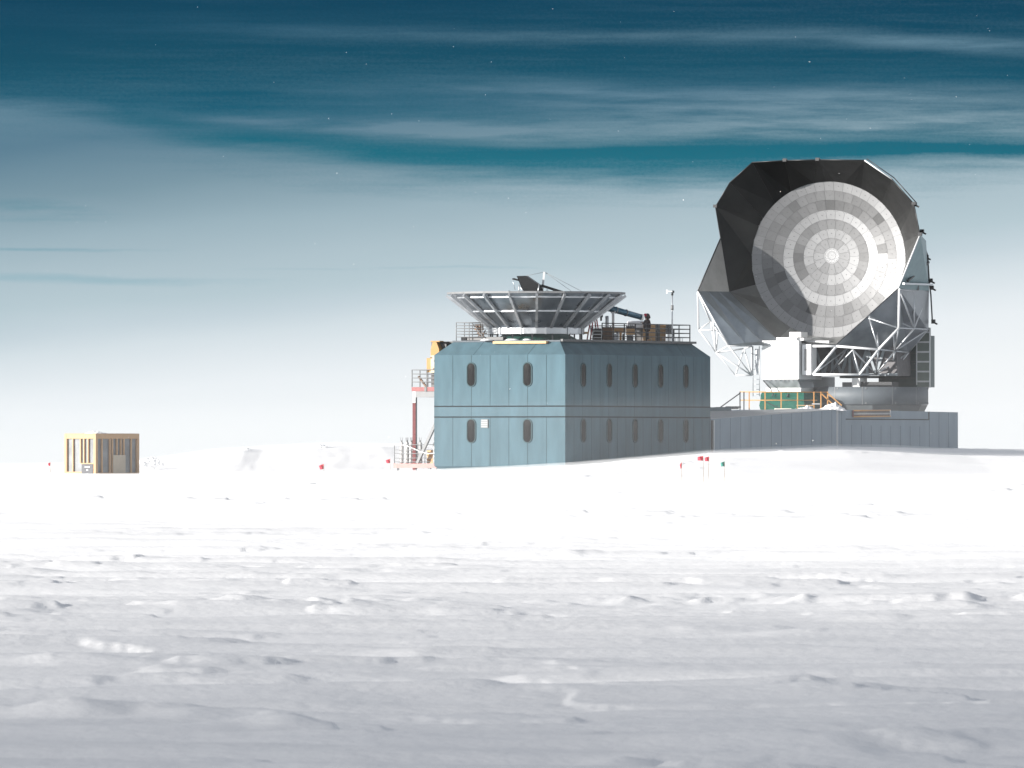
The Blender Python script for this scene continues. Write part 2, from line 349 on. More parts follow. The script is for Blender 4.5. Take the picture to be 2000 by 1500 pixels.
def build_ground():
    ys = [-3000, -1500, -700, -300, -120, -50, -15, 8, 22, 32]
    yv = 40.0
    while yv < 700: ys.append(yv); yv *= 1.0027
    while yv < 25000: ys.append(yv); yv *= 1.10
    ys = np.array(ys)
    core = np.linspace(-0.066, 0.066, 520)
    ext = np.array([0.6 * 1.28 ** i for i in range(38)])
    nc = len(core); ne = len(ext); nr = len(ys)
    w = np.clip(ys, 40, 1e9)
    X = np.zeros((nr, nc + 2 * ne)); 
    X[:, ne:ne + nc] = core[None, :] * w[:, None]
    X[:, :ne] = X[:, ne:ne + 1] - np.cumsum(ext)[::-1][None, :]
    X[:, ne + nc:] = X[:, ne + nc - 1:ne + nc] + np.cumsum(ext)[None, :]
    Yg = np.repeat(ys[:, None], X.shape[1], 1)
    Z = snow_height(X, Yg)
    far = np.abs(X) > 0.075 * w[:, None] + 4
    Z = np.where(far, base_height(X, Yg), Z)
    m = X.shape[1]
    co = np.stack([X, Yg, Z], -1).reshape(-1, 3)
    idx = np.arange(nr * m).reshape(nr, m)
    q = np.stack([idx[:-1, :-1], idx[:-1, 1:], idx[1:, 1:], idx[1:, :-1]], -1).reshape(-1, 4)
    me = bpy.data.meshes.new('snow_ground')
    me.vertices.add(len(co)); me.vertices.foreach_set('co', co.ravel())
    me.loops.add(q.size); me.loops.foreach_set('vertex_index', q.ravel().astype(np.int32))
    me.polygons.add(len(q)); me.polygons.foreach_set('loop_start', (np.arange(len(q)) * 4).astype(np.int32))
    me.polygons.foreach_set('use_smooth', np.ones(len(q), bool))
    me.update(calc_edges=True); me.validate()
    me.materials.append(snow)
    o = bpy.data.objects.new('snow_ground', me); COL.objects.link(o)
    tag(o, 'wind carved white snow plain rising to the buildings', 'snow', kind='structure')
build_ground()
def gz(x, y): return float(snow_height(np.array([float(x)]), np.array([float(y)]))[0])

# ------------------------------------------------------------------ two storey laboratory
CX, CY = 3.275, 596.0
TL = Vector((-math.cos(R(30)), math.sin(R(30)), 0)); TR = Vector((math.sin(R(30)), math.cos(R(30)), 0))
NL = Vector((-math.sin(R(30)), -math.cos(R(30)), 0)); NR = Vector((math.cos(R(30)), -math.sin(R(30)), 0))
def D(a, b, z): return Vector((CX, CY, z)) + TL * a + TR * b
def DA(px, a):       # b at which a point of depth-line a falls on a photo column
    c = (px - 1000) * K
    return (CX - .8660254 * a - c * (CY + .5 * a)) / (c * .8660254 - .5)
WL, WR = 9.35, 18.5
Z0, ZB, ZC, ZT = -1.0, 0.62, 7.50, 8.30
IN = 0.86
lab = thing('laboratory_building', D(WL / 2, WR / 2, 0.3), 'two storey teal clad laboratory with oval windows and chamfered roof edge', 'building')
mb = MB()
def ring(z, ins): return [D(ins, ins, z), D(ins, WR - ins, z), D(WL - ins, WR - ins, z), D(WL - ins, ins, z)]
rings = [ring(-0.6, 0.5), ring(0.18, 0.5), ring(ZB, 0), ring(ZC, 0), ring(ZT, IN)]
vs = [p for r_ in rings for p in r_]
fs = []
for j in range(4):
    for i in range(4): fs.append((j * 4 + i, j * 4 + (i + 1) % 4, (j + 1) * 4 + (i + 1) % 4, (j + 1) * 4 + i))
mb.add(vs, fs)
# panel seams: narrow recessed-looking joint covers
ZM0, ZM1 = 3.66, 4.32
def seam(pt, n, z0, z1, w=0.022):
    t = Vector((0, 0, 1)).cross(n)
    mb.box(pt + n * 0.001 + Vector((0, 0, (z0 + z1) / 2)), (w, 0.006, z1 - z0), t, n, mi=1)
for i in range(1, 7):
    p = D(WL * i / 7 + 0.0, 0, 0)
    seam(p, NL, ZB, ZM0 - .04, .03); seam(p, NL, ZM1 + .04, ZC - .01, .03)
    if i in (2, 5): seam(p, NL, ZM0 + .04, ZM1 - .04)
for i in range(1, 17):
    p = D(0, WR * i / 17, 0)
    seam(p, NR, ZB, ZM0 - .04); seam(p, NR, ZM1 + .04, ZC - .01)
    if i % 3 == 2: seam(p, NR, ZM0 + .04, ZM1 - .04)
for i in (2, 4.9):   # joints running up the sloped eaves
    a = D(WL * i / 7, 0, ZC); b = D(WL * i / 7 - .25, IN, ZT); nn = (NL + Vector((0, 0, 1))).normalized()
    mb.bar(a + nn * .002, b + nn * .002, 0.025, 0.006, nn, mi=1)
a = D(0, WR - 3.4, ZC); b = D(IN, WR - 2.9, ZT); nn = (NR + Vector((0, 0, 1))).normalized(); mb.bar(a + nn * .002, b + nn * .002, .025, .006, nn, mi=1)
mb.build('wall', [teal, teal_dark], lab)
mb = MB(); mb.prism(ring(ZT + 0.001, IN - 0.03), (0, 0, 0.10)); mb.build('roof', roof_m, lab)
for z in (ZM0, ZM1):
    for n, p, l, t in ((NL, D(WL / 2, 0, z), WL, TL), (NR, D(0, WR / 2, z), WR, TR)):
        mb = MB(); mb.box(p + n * 0.006, (l, 0.014, 0.075), t, n); mb.build('trim_band', band_m, lab)
mb = MB(); mb.bar(D(IN - .12, IN, ZT + .09), D(IN - .12, WR - IN + .25, ZT + .09), .16, .14); mb.build('roof_ledge', rail_black, lab)

def stadium(w, h, n=10):
    r = w / 2; c = h / 2 - r; out = []
    for i in range(n + 1):
        t = math.pi * i / n; out.append((r * math.cos(t), c + r * math.sin(t)))
    for i in range(n + 1):
        t = math.pi + math.pi * i / n; out.append((r * math.cos(t), -c + r * math.sin(t)))
    return out
def window(center, n, parent):
    t = Vector((0, 0, 1)).cross(n)
    def W(q, d): return center + t * q[0] + Vector((0, 0, q[1])) + n * d
    o = stadium(0.66, 1.52); i = stadium(0.54, 1.40); m = len(o)
    fr = MB(); vs = [W(q, -.02) for q in o] + [W(q, .055) for q in o] + [W(q, .055) for q in i] + [W(q, -.02) for q in i]
    fr.add(vs, [(k + a * m, (k + 1) % m + a * m, (k + 1) % m + (a + 1) * m, k + (a + 1) * m) for a in range(3) for k in range(m)])
    f = fr.build('window', frame_m, parent)
    pn = MB(); scs = [1.0, .8, .55, .28]
    vs = [W((q[0] * s_, q[1] * (1 - (1 - s_) * .95)), .02 + .014 * (1 - s_ ** 2)) for s_ in scs for q in stadium(.545, 1.405)]
    fs = [(k + a * m, (k + 1) % m + a * m, (k + 1) % m + (a + 1) * m, k + (a + 1) * m) for a in range(3) for k in range(m)] + [tuple(range(3 * m, 4 * m))]
    pn.add(vs, fs, smooth=True); pn.build('pane', glass, f)
for pxc, am in ((922, None), (1031, None)):
    a = WL * (5.0 if pxc == 922 else 2.0) / 7
    for z in (6.28, 2.80): window(D(a, 0, z), NL, lab)
for i in range(5):
    b = WR * (2 + 3 * i) / 17 + .05
    for z in (6.24, 2.82): window(D(0, b, z), NR, lab)
v = MB(); va = WL * 4.28 / 7
v.box(D(va, 0, 3.25) + NL * .03, (.50, .06, .52), TL, NL)
for k in range(4): v.box(D(va, 0, 3.06 + .13 * k) + NL * .07, (.44, .03, .05), TL, NL, mi=1)
v.build('vent_louvre', [grey_box, grey_paint], lab)
# stair enclosure on the hidden end wall
mb = MB(); mb.hexa([D(9.36, 1.5, 4.9), D(10.45, 1.5, 4.9), D(10.45, 6, 4.9), D(9.36, 6, 4.9), D(9.36, 1.5, 8.36), D(10.45, 1.5, 8.36), D(10.45, 6, 8.36), D(9.36, 6, 8.36)])
mb.hexa([D(8.3, 1.8, 7.4), D(9.35, 1.8, 7.4), D(9.35, 6, 7.4), D(8.3, 6, 7.4), D(8.3, 1.8, 8.37), D(9.35, 1.8, 8.37), D(9.35, 6, 8.37), D(8.3, 6, 8.37)])
mb.build('stair_enclosure', black, lab)

# ------------------------------------------------------------------ landing and gas rack at the end wall
def railing(parent, pts, zb, zt, n_rails, post_step, m, r=0.025, posts=True):
    for p, q in zip(pts, pts[1:]):
        p = Vector(p); q = Vector(q); L_ = (q - p).length
        for k in range(n_rails):
            z = zt - (zt - zb) * k / n_rails
            mb = MB(); mb.tube((p.x, p.y, z), (q.x, q.y, z), r, 6); mb.build('rail', m, parent)
        nst = max(1, round(L_ / post_step))
        for k in range(nst + 1):
            if k == 0 and p != Vector(pts[0]): continue
            c = p.lerp(q, k / nst); mb = MB(); mb.tube((c.x, c.y, zb - .05), (c.x, c.y, zt + .01), r * 1.25, 6); mb.build('post', m, parent)
ld = thing('stair_landing', D(11.2, 2, 0), 'red steel landing on a tall post beside the end wall of the teal laboratory', 'landing')
mb = MB(); mb.box(D(10.47, 3.0, 5.40), (2.2, 4.0, .26), TL, TR); mb.build('deck_beam', red_steel, ld)
mb = MB(); mb.box(D(10.35, 3.0, 5.08), (1.95, 3.9, .36), TL, TR); mb.build('under_beam', grey_box, ld)
mb = MB(); mb.box(D(10.55, .98, 5.40), (.16, .04, .26), TL, TR); mb.build('bracket', rail_black, ld)
pz = D(11.45, 1.1, 0)
mb = MB(); mb.bar(pz + Vector((0, 0, 4.55)), pz + Vector((0, 0, 5.26)), .17, .17); mb.build('post_collar', white_paint, ld)
mb = MB(); mb.bar(pz + Vector((0, 0, -.4)), pz + Vector((0, 0, 4.548)), .19, .19); mb.build('post', red_steel, ld)
mb = MB(); mb.bar(pz + Vector((.14, .05, -.4)), pz + Vector((.14, .05, 5.2)), .10, .14); mb.build('post_flange', grey_box, ld)
mb = MB(); mb.bar(D(9.42, 1.0, 4.02), D(11.15, 1.0, .80), .17, .17); mb.build('brace', grey_box, ld)
mb = MB(); mb.bar(D(11.3, 1.4, 6.2), D(10.75, 1.4, 5.55), .12, .10); mb.bar(D(10.0, 2.0, 6.5), D(10.5, 1.7, 5.55), .12, .10); mb.build('knee_bracket', wood_dark, ld)
rl = thing('landing_railing', D(11.5, 1, 5.53), 'dark pipe railing round the red steel landing', 'railing')
railing(rl, [D(9.42, 1.02, 0), D(11.55, 1.02, 0), D(11.55, 4.9, 0)], 5.60, 6.60, 4, 1.07, grey_box, .028)

yh = thing('ventilation_housing', D(10.0, 1.2, 5.53), 'yellow sheet metal housing with a tapered hood standing on the red landing', 'housing')
def dbox(mb, a0, a1, b0, b1, z0, z1, a0t=None, a1t=None, mi=0):
    a0t = a0 if a0t is None else a0t; a1t = a1 if a1t is None else a1t
    return mb.hexa([D(a0, b0, z0), D(a1, b0, z0), D(a1, b1, z0), D(a0, b1, z0), D(a0t, b0, z1), D(a1t, b0, z1), D(a1t, b1, z1), D(a0t, b1, z1)], mi)
mb = MB(); dbox(mb, 9.62, 10.23, 1.06, 1.46, 7.50, 7.86); dbox(mb, 9.62, 10.23, 1.06, 1.46, 7.862, 8.33, 9.82, 10.08); mb.build('hood', yellow, yh)
mb = MB(); dbox(mb, 9.62, 10.23, 1.06, 1.46, 6.42, 7.498, mi=0)
for k, (aa, zz) in enumerate(((9.85, 7.1), (9.8, 6.75), (9.9, 6.62), (10.1, 7.3))): dbox(mb, aa, aa + .16, 1.052, 1.058, zz, zz + .10, mi=1)
mb.build('stained_body', [mat('stained_yellow', (.40, .34, .24), .6, var=.5, scale=2.2), wood_dark], yh)
mb = MB(); dbox(mb, 9.55, 10.20, 1.0, 1.5, 8.335, 8.40); mb.build('cap', yellow, yh)
mb = MB(); dbox(mb, 10.24, 10.54, 1.1, 1.5, 6.45, 7.34); mb.build('side_box', yellow, yh)
mb = MB(); dbox(mb, 9.45, 9.9, 1.1, 1.5, 5.54, 6.42, 9.6, 9.75); mb.build('pedestal', wood, yh)
mb = MB(); dbox(mb, 9.40, 10.35, 1.52, 1.6, 5.54, 6.3, 9.4, 9.9); mb.build('gusset', wood_dark, yh)

rk = thing('gas_rack', D(11.2, 1.6, 0.1), 'low faded red steel platform with guard rails beside the teal laboratory', 'platform')
mb = MB(); mb.box(D(11.1, 2.0, .64), (3.45, 2.2, .27), TL, TR); mb.build('deck_beam', pink_steel, rk)
for a_, b_ in ((12.6, 1.0), (9.8, 1.0), (12.6, 3.0)):
    mb = MB(); q = D(a_, b_, 0); mb.bar(q + Vector((-.1, 0, -.6)), q + Vector((.06, 0, .5)), .14, .14); mb.build('leg', grey_box, rk)
mb = MB(); mb.bar(D(10.6, .95, .0), D(10.3, .95, .5), .12, .12); mb.bar(D(9.95, .95, .0), D(10.25, .95, .5), .12, .12); mb.build('brace', grey_box, rk)
for z in (1.95, 1.62, 1.40, 1.12, .88):
    mb = MB(); mb.tube(D(9.45, .98, z), D(12.8, .98, z), .022, 6); mb.build('rail', grey_box, rk)
    mb = MB(); mb.tube(D(12.8, .98, z), D(12.8, 3.0, z), .022, 6); mb.build('rail', grey_box, rk)
for a_, b_ in ((12.8, .98), (11.6, .98), (10.6, .98), (9.5, .98), (12.8, 3.0)):
    mb = MB(); mb.tube(D(a_, b_, .78), D(a_, b_, 1.97), .03, 6); mb.build('post', grey_box, rk)
mb = MB(); dbox(mb, 10.28, 10.75, 1.5, 1.9, .79, 1.62); 
for z in (1.0, 1.3): dbox(mb, 10.26, 10.77, 1.48, 1.5, z, z + .05)
og = mb.build('valve_crate', orange, None, D(10.5, 1.7, .79)); tag(og, 'orange crate standing between the grey gas cylinders', 'crate')
og.name = 'orange_crate'
rope = MB(); pts = [D(12.85, .93, 1.95).lerp(D(9.45, .93, 1.55), t) + Vector((0, 0, -.28 * math.sin(math.pi * t) * t + .1 * math.sin(6 * t))) for t in [i / 14 for i in range(15)]]
rope.path(pts, .03, 6); ro = rope.build('rope', white_paint, None, pts[0]); tag(ro, 'white rope slung along the guard rail in front of the gas cylinders', 'rope')
def gas():
    t = thing('gas_cylinder', D(12.55, 1.35, .78), '', 'gas cylinder', 'grey gas cylinders in the rack'); c = WHERE[t.name]
    mb = MB(); mb.lathe(c, [(.02, 0), (.125, .02), (.13, .06), (.13, 1.10), (.118, 1.22), (.08, 1.31), (.045, 1.35), (.03, 1.36)], 14, closed=True); mb.build('body', gas_grey, t)
    mb = MB(); mb.lathe(c, [(.05, 1.352), (.05, 1.42), (.04, 1.44)], 10, closed=True); 
    for s_ in (-1, 1): mb.bar(c + Vector((s_ * .05, 0, 1.42)), c + Vector((s_ * .055, 0, 1.62)), .025, .025)
    mb.build('valve_guard', grey_box, t)
    return t
g0 = gas(); k = 0
words_ = ['outermost grey gas cylinder at the open end of the rack', 'second grey gas cylinder from the open end of the rack', 'third grey gas cylinder from the open end of the rack', 'grey gas cylinder just outside the red post',
          'grey gas cylinder just behind the diagonal brace', 'grey gas cylinder between the orange crate and the wall group', 'second grey gas cylinder from the teal wall', 'grey gas cylinder half hidden against the teal wall']
for k, a_ in enumerate((12.50, 12.16, 11.80, 11.52, 11.15, 10.12, 9.82, 9.53)):
    loc = D(a_, 1.35 + .06 * (k % 2), .78)
    if k == 0: g0.location = loc; g0['label'] = words_[0]
    else: copy_tree(g0, loc, words_[k])
for k, a_ in enumerate((12.33, 11.98, 10.0, 9.68)):
    copy_tree(g0, D(a_, 1.75, .78), ['grey gas cylinder in the second row behind the outermost one', 'grey gas cylinder in the second row behind the third one', 'grey gas cylinder in the second row near the orange crate', 'grey gas cylinder in the second row nearest the teal wall'][k])

# ------------------------------------------------------------------ roof: conical ground shield
SC = Vector((1.50, 602.3, 8.42)); 
gs = thing('ground_shield', SC, 'wide upturned cone of ribbed sheet metal on the laboratory roof', 'telescope shield')
RT, RB, HT, HB = 5.46, 2.84, 11.33 - 8.42, 9.23 - 8.42
NRIB = 20
mb = MB(); n = NRIB * 2; vs = []
for r_, z_ in ((RB, HB), ((RB + RT) / 2 , (HB + HT) / 2), (RT, HT)):
    for i in range(n):
        t = 2 * math.pi * (i + .5) / n; vs.append(SC + Vector((r_ * math.cos(t), r_ * math.sin(t), z_)))
for j in range(2):
    for i in range(n): mb.add([vs[j * n + i], vs[j * n + (i + 1) % n], vs[(j + 1) * n + (i + 1) % n], vs[(j + 1) * n + i]], [(0, 1, 2, 3)])
o = mb.build('cone_sheet', alu_sheet, gs); sd = o.modifiers.new('solid', 'SOLIDIFY'); sd.thickness = .03; sd.offset = -1
for i in range(NRIB):
    t = 2 * math.pi * (i + .02) / NRIB - math.pi / 2; d = Vector((math.cos(t), math.sin(t), 0)); up = Vector((-d.x * (HT - HB), -d.y * (HT - HB), RT - RB)).normalized()
    a = SC + d * (RB + .10) + Vector((0, 0, HB - .02)); b = SC + d * (RT + .12) + Vector((0, 0, HT - .12))
    mb = MB(); mb.bar(a, b, .15, .16, up); mb.build('rib', alu, gs)
def hoop(z, extra, w, h, m, name='hoop'):
    f = (z - HB) / (HT - HB); r_ = RB + (RT - RB) * f + extra; mb = MB(); pts = [SC + Vector((r_ * math.cos(2 * math.pi * (i + .02) / NRIB - math.pi / 2), r_ * math.sin(2 * math.pi * (i + .02) / NRIB - math.pi / 2), z)) for i in range(NRIB)]
    for i in range(NRIB): mb.bar(pts[i], pts[(i + 1) % NRIB], w, h)
    return mb.build(name, m, gs)
hoop(HT - .27, .05, .07, .09, alu); hoop(HT - 1.12, .05, .07, .10, alu)
hoop(HT + .02, .02, .10, .12, grey_box, 'rim')
mb = MB(); n = 24
prof = [(RB + .12, -.02 + .42), (RB + .16, .40), (RB + .16, .76), (RB - .05, .80)]
mb.lathe(SC, prof, 24, smooth=False); mb.build('base_ring', alu, gs)
for i in range(12):
    t = 2 * math.pi * i / 12 + .2; d = Vector((math.cos(t), math.sin(t), 0)); mb = MB(); mb.box(SC + d * (RB + .175) + Vector((0, 0, .58)), (.10, .04, .42), Vector((-d.y, d.x, 0)), d); mb.build('ring_bracket', alu, gs)
for i in range(14):
    t = 2 * math.pi * (i + .3) / 14; d = Vector((math.cos(t), math.sin(t), 0)); mb = MB(); mb.bar(SC + d * (RB + .02) + Vector((0, 0, -.02)), SC + d * (RB + .02) + Vector((0, 0, .42)), .10, .10); mb.build('support_leg', rail_black, gs)
mb = MB(); vs = []; nn = 48
for r_, z_ in ((2.62, -.01), (2.45, .12), (2.0, .40)):
    for i in range(nn): t = 2 * math.pi * i / nn; q = r_ * (1 + .015 * math.sin(7 * t + z_ * 9) + .01 * math.sin(17 * t)); vs.append(SC + Vector((q * math.cos(t), q * math.sin(t), z_)))
mb.add(vs, [(j * nn + i, j * nn + (i + 1) % nn, (j + 1) * nn + (i + 1) % nn, (j + 1) * nn + i) for j in range(2) for i in range(nn)], smooth=True); mb.build('tarp_skirt', dark_green, gs)

# instruments showing above the rim
bf = thing('baffle_plate', P(1035, 572, 601.5), 'black slanted baffle plate rising out of the ribbed cone', 'baffle')
def Q(px, py, Y=601.5): return P(px, py, Y)
mb = MB(); mb.prism([Q(1009, 539), Q(1027, 538.5), Q(1052.5, 556), Q(1052.5, 576), Q(1027, 576), Q(1017, 559)], (.15, 1.1, 0)); mb.build('plate', black, bf)
mb = MB(); mb.prism([Q(1000, 544), Q(1004, 543), Q(1014, 546), Q(1014, 549), Q(1001, 546)], (0, .25, 0)); mb.build('arm', black, bf)
for a_, b_ in (((1001, 546), (1006, 566)), ((1013.5, 556), (1013.5, 574)), ((1016, 560), (1026, 574)), ((1053, 555), (1050, 576))):
    mb = MB(); mb.tube(Q(*a_), Q(*b_), .035 if a_[0] > 1005 else .015, 6); mb.build('strut', alu, bf)
mb = MB(); mb.prism([Q(993, 567.5), Q(1016, 572), Q(1016, 575), Q(993, 575)], (0, .3, 0)); mb.build('low_bar', black, bf)
ms = thing('lifting_mast', P(1059, 575, 602.5), 'slim white lifting mast with guy wires above the ribbed cone', 'mast')
def Q2(px, py): return P(px, py, 602.5)
mb = MB(); mb.bar(Q2(1058, 578), Q2(1063, 531), .13, .13); mb.build('pole', white_steel, ms)
mb = MB(); mb.bar(Q2(1057, 557.5), Q2(1101, 571.5), .16, .16); mb.build('boom', black, ms)
mb = MB(); mb.bar(Q2(1052, 560), Q2(1060, 575), .25, .3); mb.bar(Q2(1050, 555), Q2(1057, 560), .14, .14); mb.build('pivot', rail_black, ms)
for i in range(5): mb = MB(); mb.tube(Q2(1063 + i * 6, 573 - (i % 2) * 8 + i), Q2(1069 + i * 6, 573 - ((i + 1) % 2) * 8 + i), .018, 5); mb.build('lattice', alu, ms)
for a_, b_ in (((1063, 531.5), (1026, 539)), ((1064, 531.5), (1119, 571)), ((1064, 531.5), (1142, 572))):
    mb = MB(); mb.tube(Q2(*a_), Q2(*b_), .012, 5); mb.build('guy_wire', grey_box, ms)

# ------------------------------------------------------------------ roof railings and clutter
DZ = ZT + .10
rr = thing('roof_railing', D(1.0, 12, DZ), 'black pipe railing along the shaded side of the laboratory roof', 'railing')
b0 = DA(1176, 1.0)
railing(rr, [D(1.0, b0, 0), D(1.0, WR - IN, 0), D(8.2, WR - IN, 0)], DZ + .05, 9.50, 4, 1.5, rail_black, .03)
lr = thing('roof_railing', D(8.3, 1.2, DZ), 'thin pipe railing at the roof corner near the yellow housing', 'railing')
railing(lr, [D(6.5, 1.0, 0), D(8.35, 1.0, 0), D(8.35, 6.0, 0)], DZ + .05, 9.52, 6, .95, grey_box, .022)
mb = MB(); mb.bar(D(7.3, 1.3, 9.4), D(6.4, 1.3, DZ), .08, .08); tag(mb.build('loose_beam', rail_black, None, D(7, 1.3, DZ)), 'dark beam leaning against the corner railing on the roof', 'beam')
mb = MB(); mb.hexa([D(6.9, 1.5, 9.05), D(7.35, 1.5, 9.05), D(7.35, 1.9, 9.05), D(6.9, 1.9, 9.05), D(6.95, 1.5, 9.42), D(7.3, 1.5, 9.42), D(7.3, 1.9, 9.42), D(6.95, 1.9, 9.42)])
ch = thing('folding_chair', D(7.1, 1.7, DZ), 'brown folding chair standing on the roof beside the corner railing', 'chair')
mb.build('backrest', wood_dark, ch)
mb = MB(); mb.box(D(6.85, 1.6, 8.85), (.5, .45, .06), TL, TR); mb.build('seat', wood_dark, ch)
for a_, t_ in ((7.15, 6.65), (6.75, 7.2)):
    for b_ in (1.45, 1.85): mb = MB(); mb.bar(D(a_, b_, 9.05), D(t_, b_, DZ), .05, .05); mb.build('leg', wood_dark, ch)
for a_, w_, lab_ in ((7.9, .7, 'dark coiled hose lying at the roof corner'), (6.2, .5, 'dark hose coil beside the green tarp on the roof')):
    mb = MB()
    for k in range(3):
        mb.path([D(a_, 1.5, DZ + .05 + .07 * k) + Vector((w_ * .45 * math.cos(t), w_ * .45 * math.sin(t), 0)) for t in [i * math.pi / 8 for i in range(17)]], .04, 6)
    tag(mb.build('hose_coil', rail_black, None, D(a_, 1.5, DZ)), lab_, 'hose')
mb = MB(); mb.box(D(6.4, 1.4, DZ + .12), (2.6, .4, .22), TL, TR); tag(mb.build('cable_tray', rail_black, None, D(6.4, 1.4, DZ), bevel=.02), 'long low dark cable tray along the roof edge under the cone', 'tray')
mb = MB(); q0 = D(5.45, .66, 8.262); q1 = D(1.66, .66, 8.262)
mb.bar(q0, q1, .30, .15); tag(mb.build('wooden_plank', wood, None, q0), 'pale wooden plank lying along the roof edge in front of the green tarp', 'plank')
for px_, w_ in ((1000, .5), (1030, .35), (950, .4)):
    a_ = 3.0
    mb = MB(); q = P(px_, 665, 599.5); q.z = DZ
    bm_ = [(q.x + w_ * math.cos(t) * (1 + .2 * math.sin(3 * t)), q.y + .3 * math.sin(t)) for t in [i * math.pi / 5 for i in range(10)]]
    mb.add([(x_, y_, DZ - .005) for x_, y_ in bm_] + [(q.x + (x_ - q.x) * .5, q.y + (y_ - q.y) * .5, DZ + .1) for x_, y_ in bm_], [(i, (i + 1) % 10, 10 + (i + 1) % 10, 10 + i) for i in range(10)] + [tuple(range(10, 20))], smooth=True)
    tag(mb.build('snow_patch', snow, None, (q.x, q.y, DZ)), {1000: 'wider snow patch on the roof in front of the green tarp', 1030: 'small snow patch near the middle of the green tarp', 950: 'snow patch near the cone ring at the roof corner'}[px_], 'snow')

def rbox(name, px0, px1, py0, py1, a, depth, m, label, cat, bevel=.015, extra=None):
    """A box on the roof whose lit and shaded sides span the photo columns px0..px1, standing on the deck when py1 is None."""
    b = DA(px0, a); q = D(a, b, 0); w = (px1 - px0) * K * q.y
    z1 = ZP(py0, q.y); z0 = DZ if py1 is None else ZP(py1, q.y)
    mb = MB(); c = q + Vector((w / 2, depth / 2, (z0 + z1) / 2)); mb.box(c, (w, depth, z1 - z0))
    if extra: extra(mb, c, w, depth, z0, z1)
    o = mb.build(name, m, None, (c.x, c.y, z0), bevel=bevel); return tag(o, label, cat)
def battens(mb, c, w, d, z0, z1):
    for s_ in (-.42, 0, .42): mb.box((c.x + s_ * w, c.y - d / 2 - .012, (z0 + z1) / 2), (.08, .022, z1 - z0 - .02))
    for z in (z0 + .05, z1 - .05): mb.box((c.x, c.y - d / 2 - .03, z), (w, .014, .07))
rbox('wooden_crate', 1256, 1280, 634, None, 3.0, .9, wood, 'tall pale wooden crate beside the person on the roof', 'crate', extra=battens)
rbox('wooden_crate', 1289, 1300, 634, None, 2.6, .7, wood, 'narrow pale wooden crate beside the dark locker on the roof', 'crate', extra=battens)
rbox('wooden_crate', 1188, 1222, 641, 650, 3.4, .9, wood, 'long low wooden crate raised on a trestle on the roof', 'crate', extra=battens)
rbox('wooden_crate', 1177, 1196, 640, None, 2.0, .8, wood_dark, 'dark brown crate beside the roof steps', 'crate', extra=battens)
rbox('wooden_crate', 1223, 1240, 642, 654, 3.6, .7, wood, 'small wooden crate with bottles standing in front of the wrapped pallet', 'crate', extra=battens)
rbox('locker', 1280.5, 1288.5, 634, None, 2.7, .6, grey_box, 'dark grey locker standing between two pale crates', 'locker', extra=battens)
rbox('equipment_case', 1300.5, 1311, 634, 651, 2.2, .5, grey_box, 'dark grey case beside the weather mast', 'case', extra=battens)
rbox('equipment_case', 1197, 1206, 652, None, 2.3, .5, sheet_white, 'pale grey case under the long wooden crate', 'case', extra=battens)
rbox('equipment_case', 1224, 1237, 654.5, None, 3.2, .6, grey_box, 'dark case under the small crate with bottles', 'case', extra=battens)
rbox('equipment_case', 1312, 1317.5, 644, None, 1.5, .3, black, 'black box at the foot of the weather mast', 'case')
rbox('wrapped_pallet', 1225, 1262, 626.5, 642, 4.0, 1.1, sheet_white, 'white plastic wrapped pallet in front of the person on the roof', 'pallet', .08)
rbox('pallet_base', 1240, 1262, 642.2, None, 3.7, 1.0, grey_box, 'dark netted load under the white wrapped pallet', 'load', .05, extra=battens)
rbox('low_bench', 1137, 1150, 648, 652, 2.4, .7, wood, 'short plank bench beside the roof steps', 'bench')
for k, (p0, p1, y0) in enumerate(((1206, 1211, 647.5), (1212, 1217, 648), (1217.5, 1222, 653))):
    q = D(2.6, DA(p0, 2.6), 0); z = ZP(y0, q.y); mb = MB(); w = (p1 - p0) * K * q.y
    mb.lathe((q.x, q.y, DZ), [(w * .4, 0), (w * .5, .03), (w * .5, z - DZ - .05), (w * .35, z - DZ)], 14, closed=True)
    tag(mb.build('paint_drum', [grey_box, orange, black][k], None, (q.x, q.y, DZ)), ['dark grey drum under the long wooden crate', 'orange drum under the long wooden crate', 'black low drum beside the small crate'][k], 'drum')
# bottles on the small crate
for k in range(5):
    q = D(3.5, DA(1224.5 + 3.4 * k, 3.5), 0); z = ZP(642, q.y + .3); mb = MB(); mb.lathe((q.x, q.y + .3, z), [(.05, 0), (.055, .02), (.055, .14), (.02, .2), (.02, .26)], 10, closed=True)
    tag(mb.build('bottle', black, None, (q.x, q.y + .3, z)), 'dark bottle standing on the small wooden crate on the roof', 'bottle', 'dark bottles on the small roof crate')
st = thing('roof_steps', D(1.6, DA(1158, 1.6), DZ), 'dark steel steps with pale treads at the end of the roof railing', 'steps')
qa = D(1.6, DA(1158, 1.6), 0); wq = 18 * K * qa.y
for s_ in (0, wq): mb = MB(); mb.hexa([qa + Vector((s_ + dx, dy, dz)) for dz_ in (0, 1) for dx, dy, dz in ((-.03, 0, DZ), (.03, 0, DZ), (.03, 1.0 - .0 * dz_, DZ), (-.03, 1.0, DZ))][:4] + [qa + Vector((s_ + dx, dy, DZ + hh)) for dx, dy, hh in ((-.03, .0, .25), (.03, .0, .25), (.03, 1.0, .9), (-.03, 1.0, .9))]); mb.build('side_plate', rail_black, st)
for k in range(4): mb = MB(); mb.box(qa + Vector((wq / 2, .12 + .25 * k, DZ + .2 + .21 * k)), (wq - .07, .24, .03)); mb.build('tread', alu, st)
mb = MB(); mb.box(qa + Vector((wq / 2, .95, DZ + .40)), (wq - .08, .06, .78)); mb.build('back_plate', black, st)
sl = thing('step_ladder', D(3.0, DA(1160, 3.0), DZ), 'red folding step ladder beside the rim of the ribbed cone', 'ladder')
YL = D(3.0, DA(1160, 3.0), 0).y
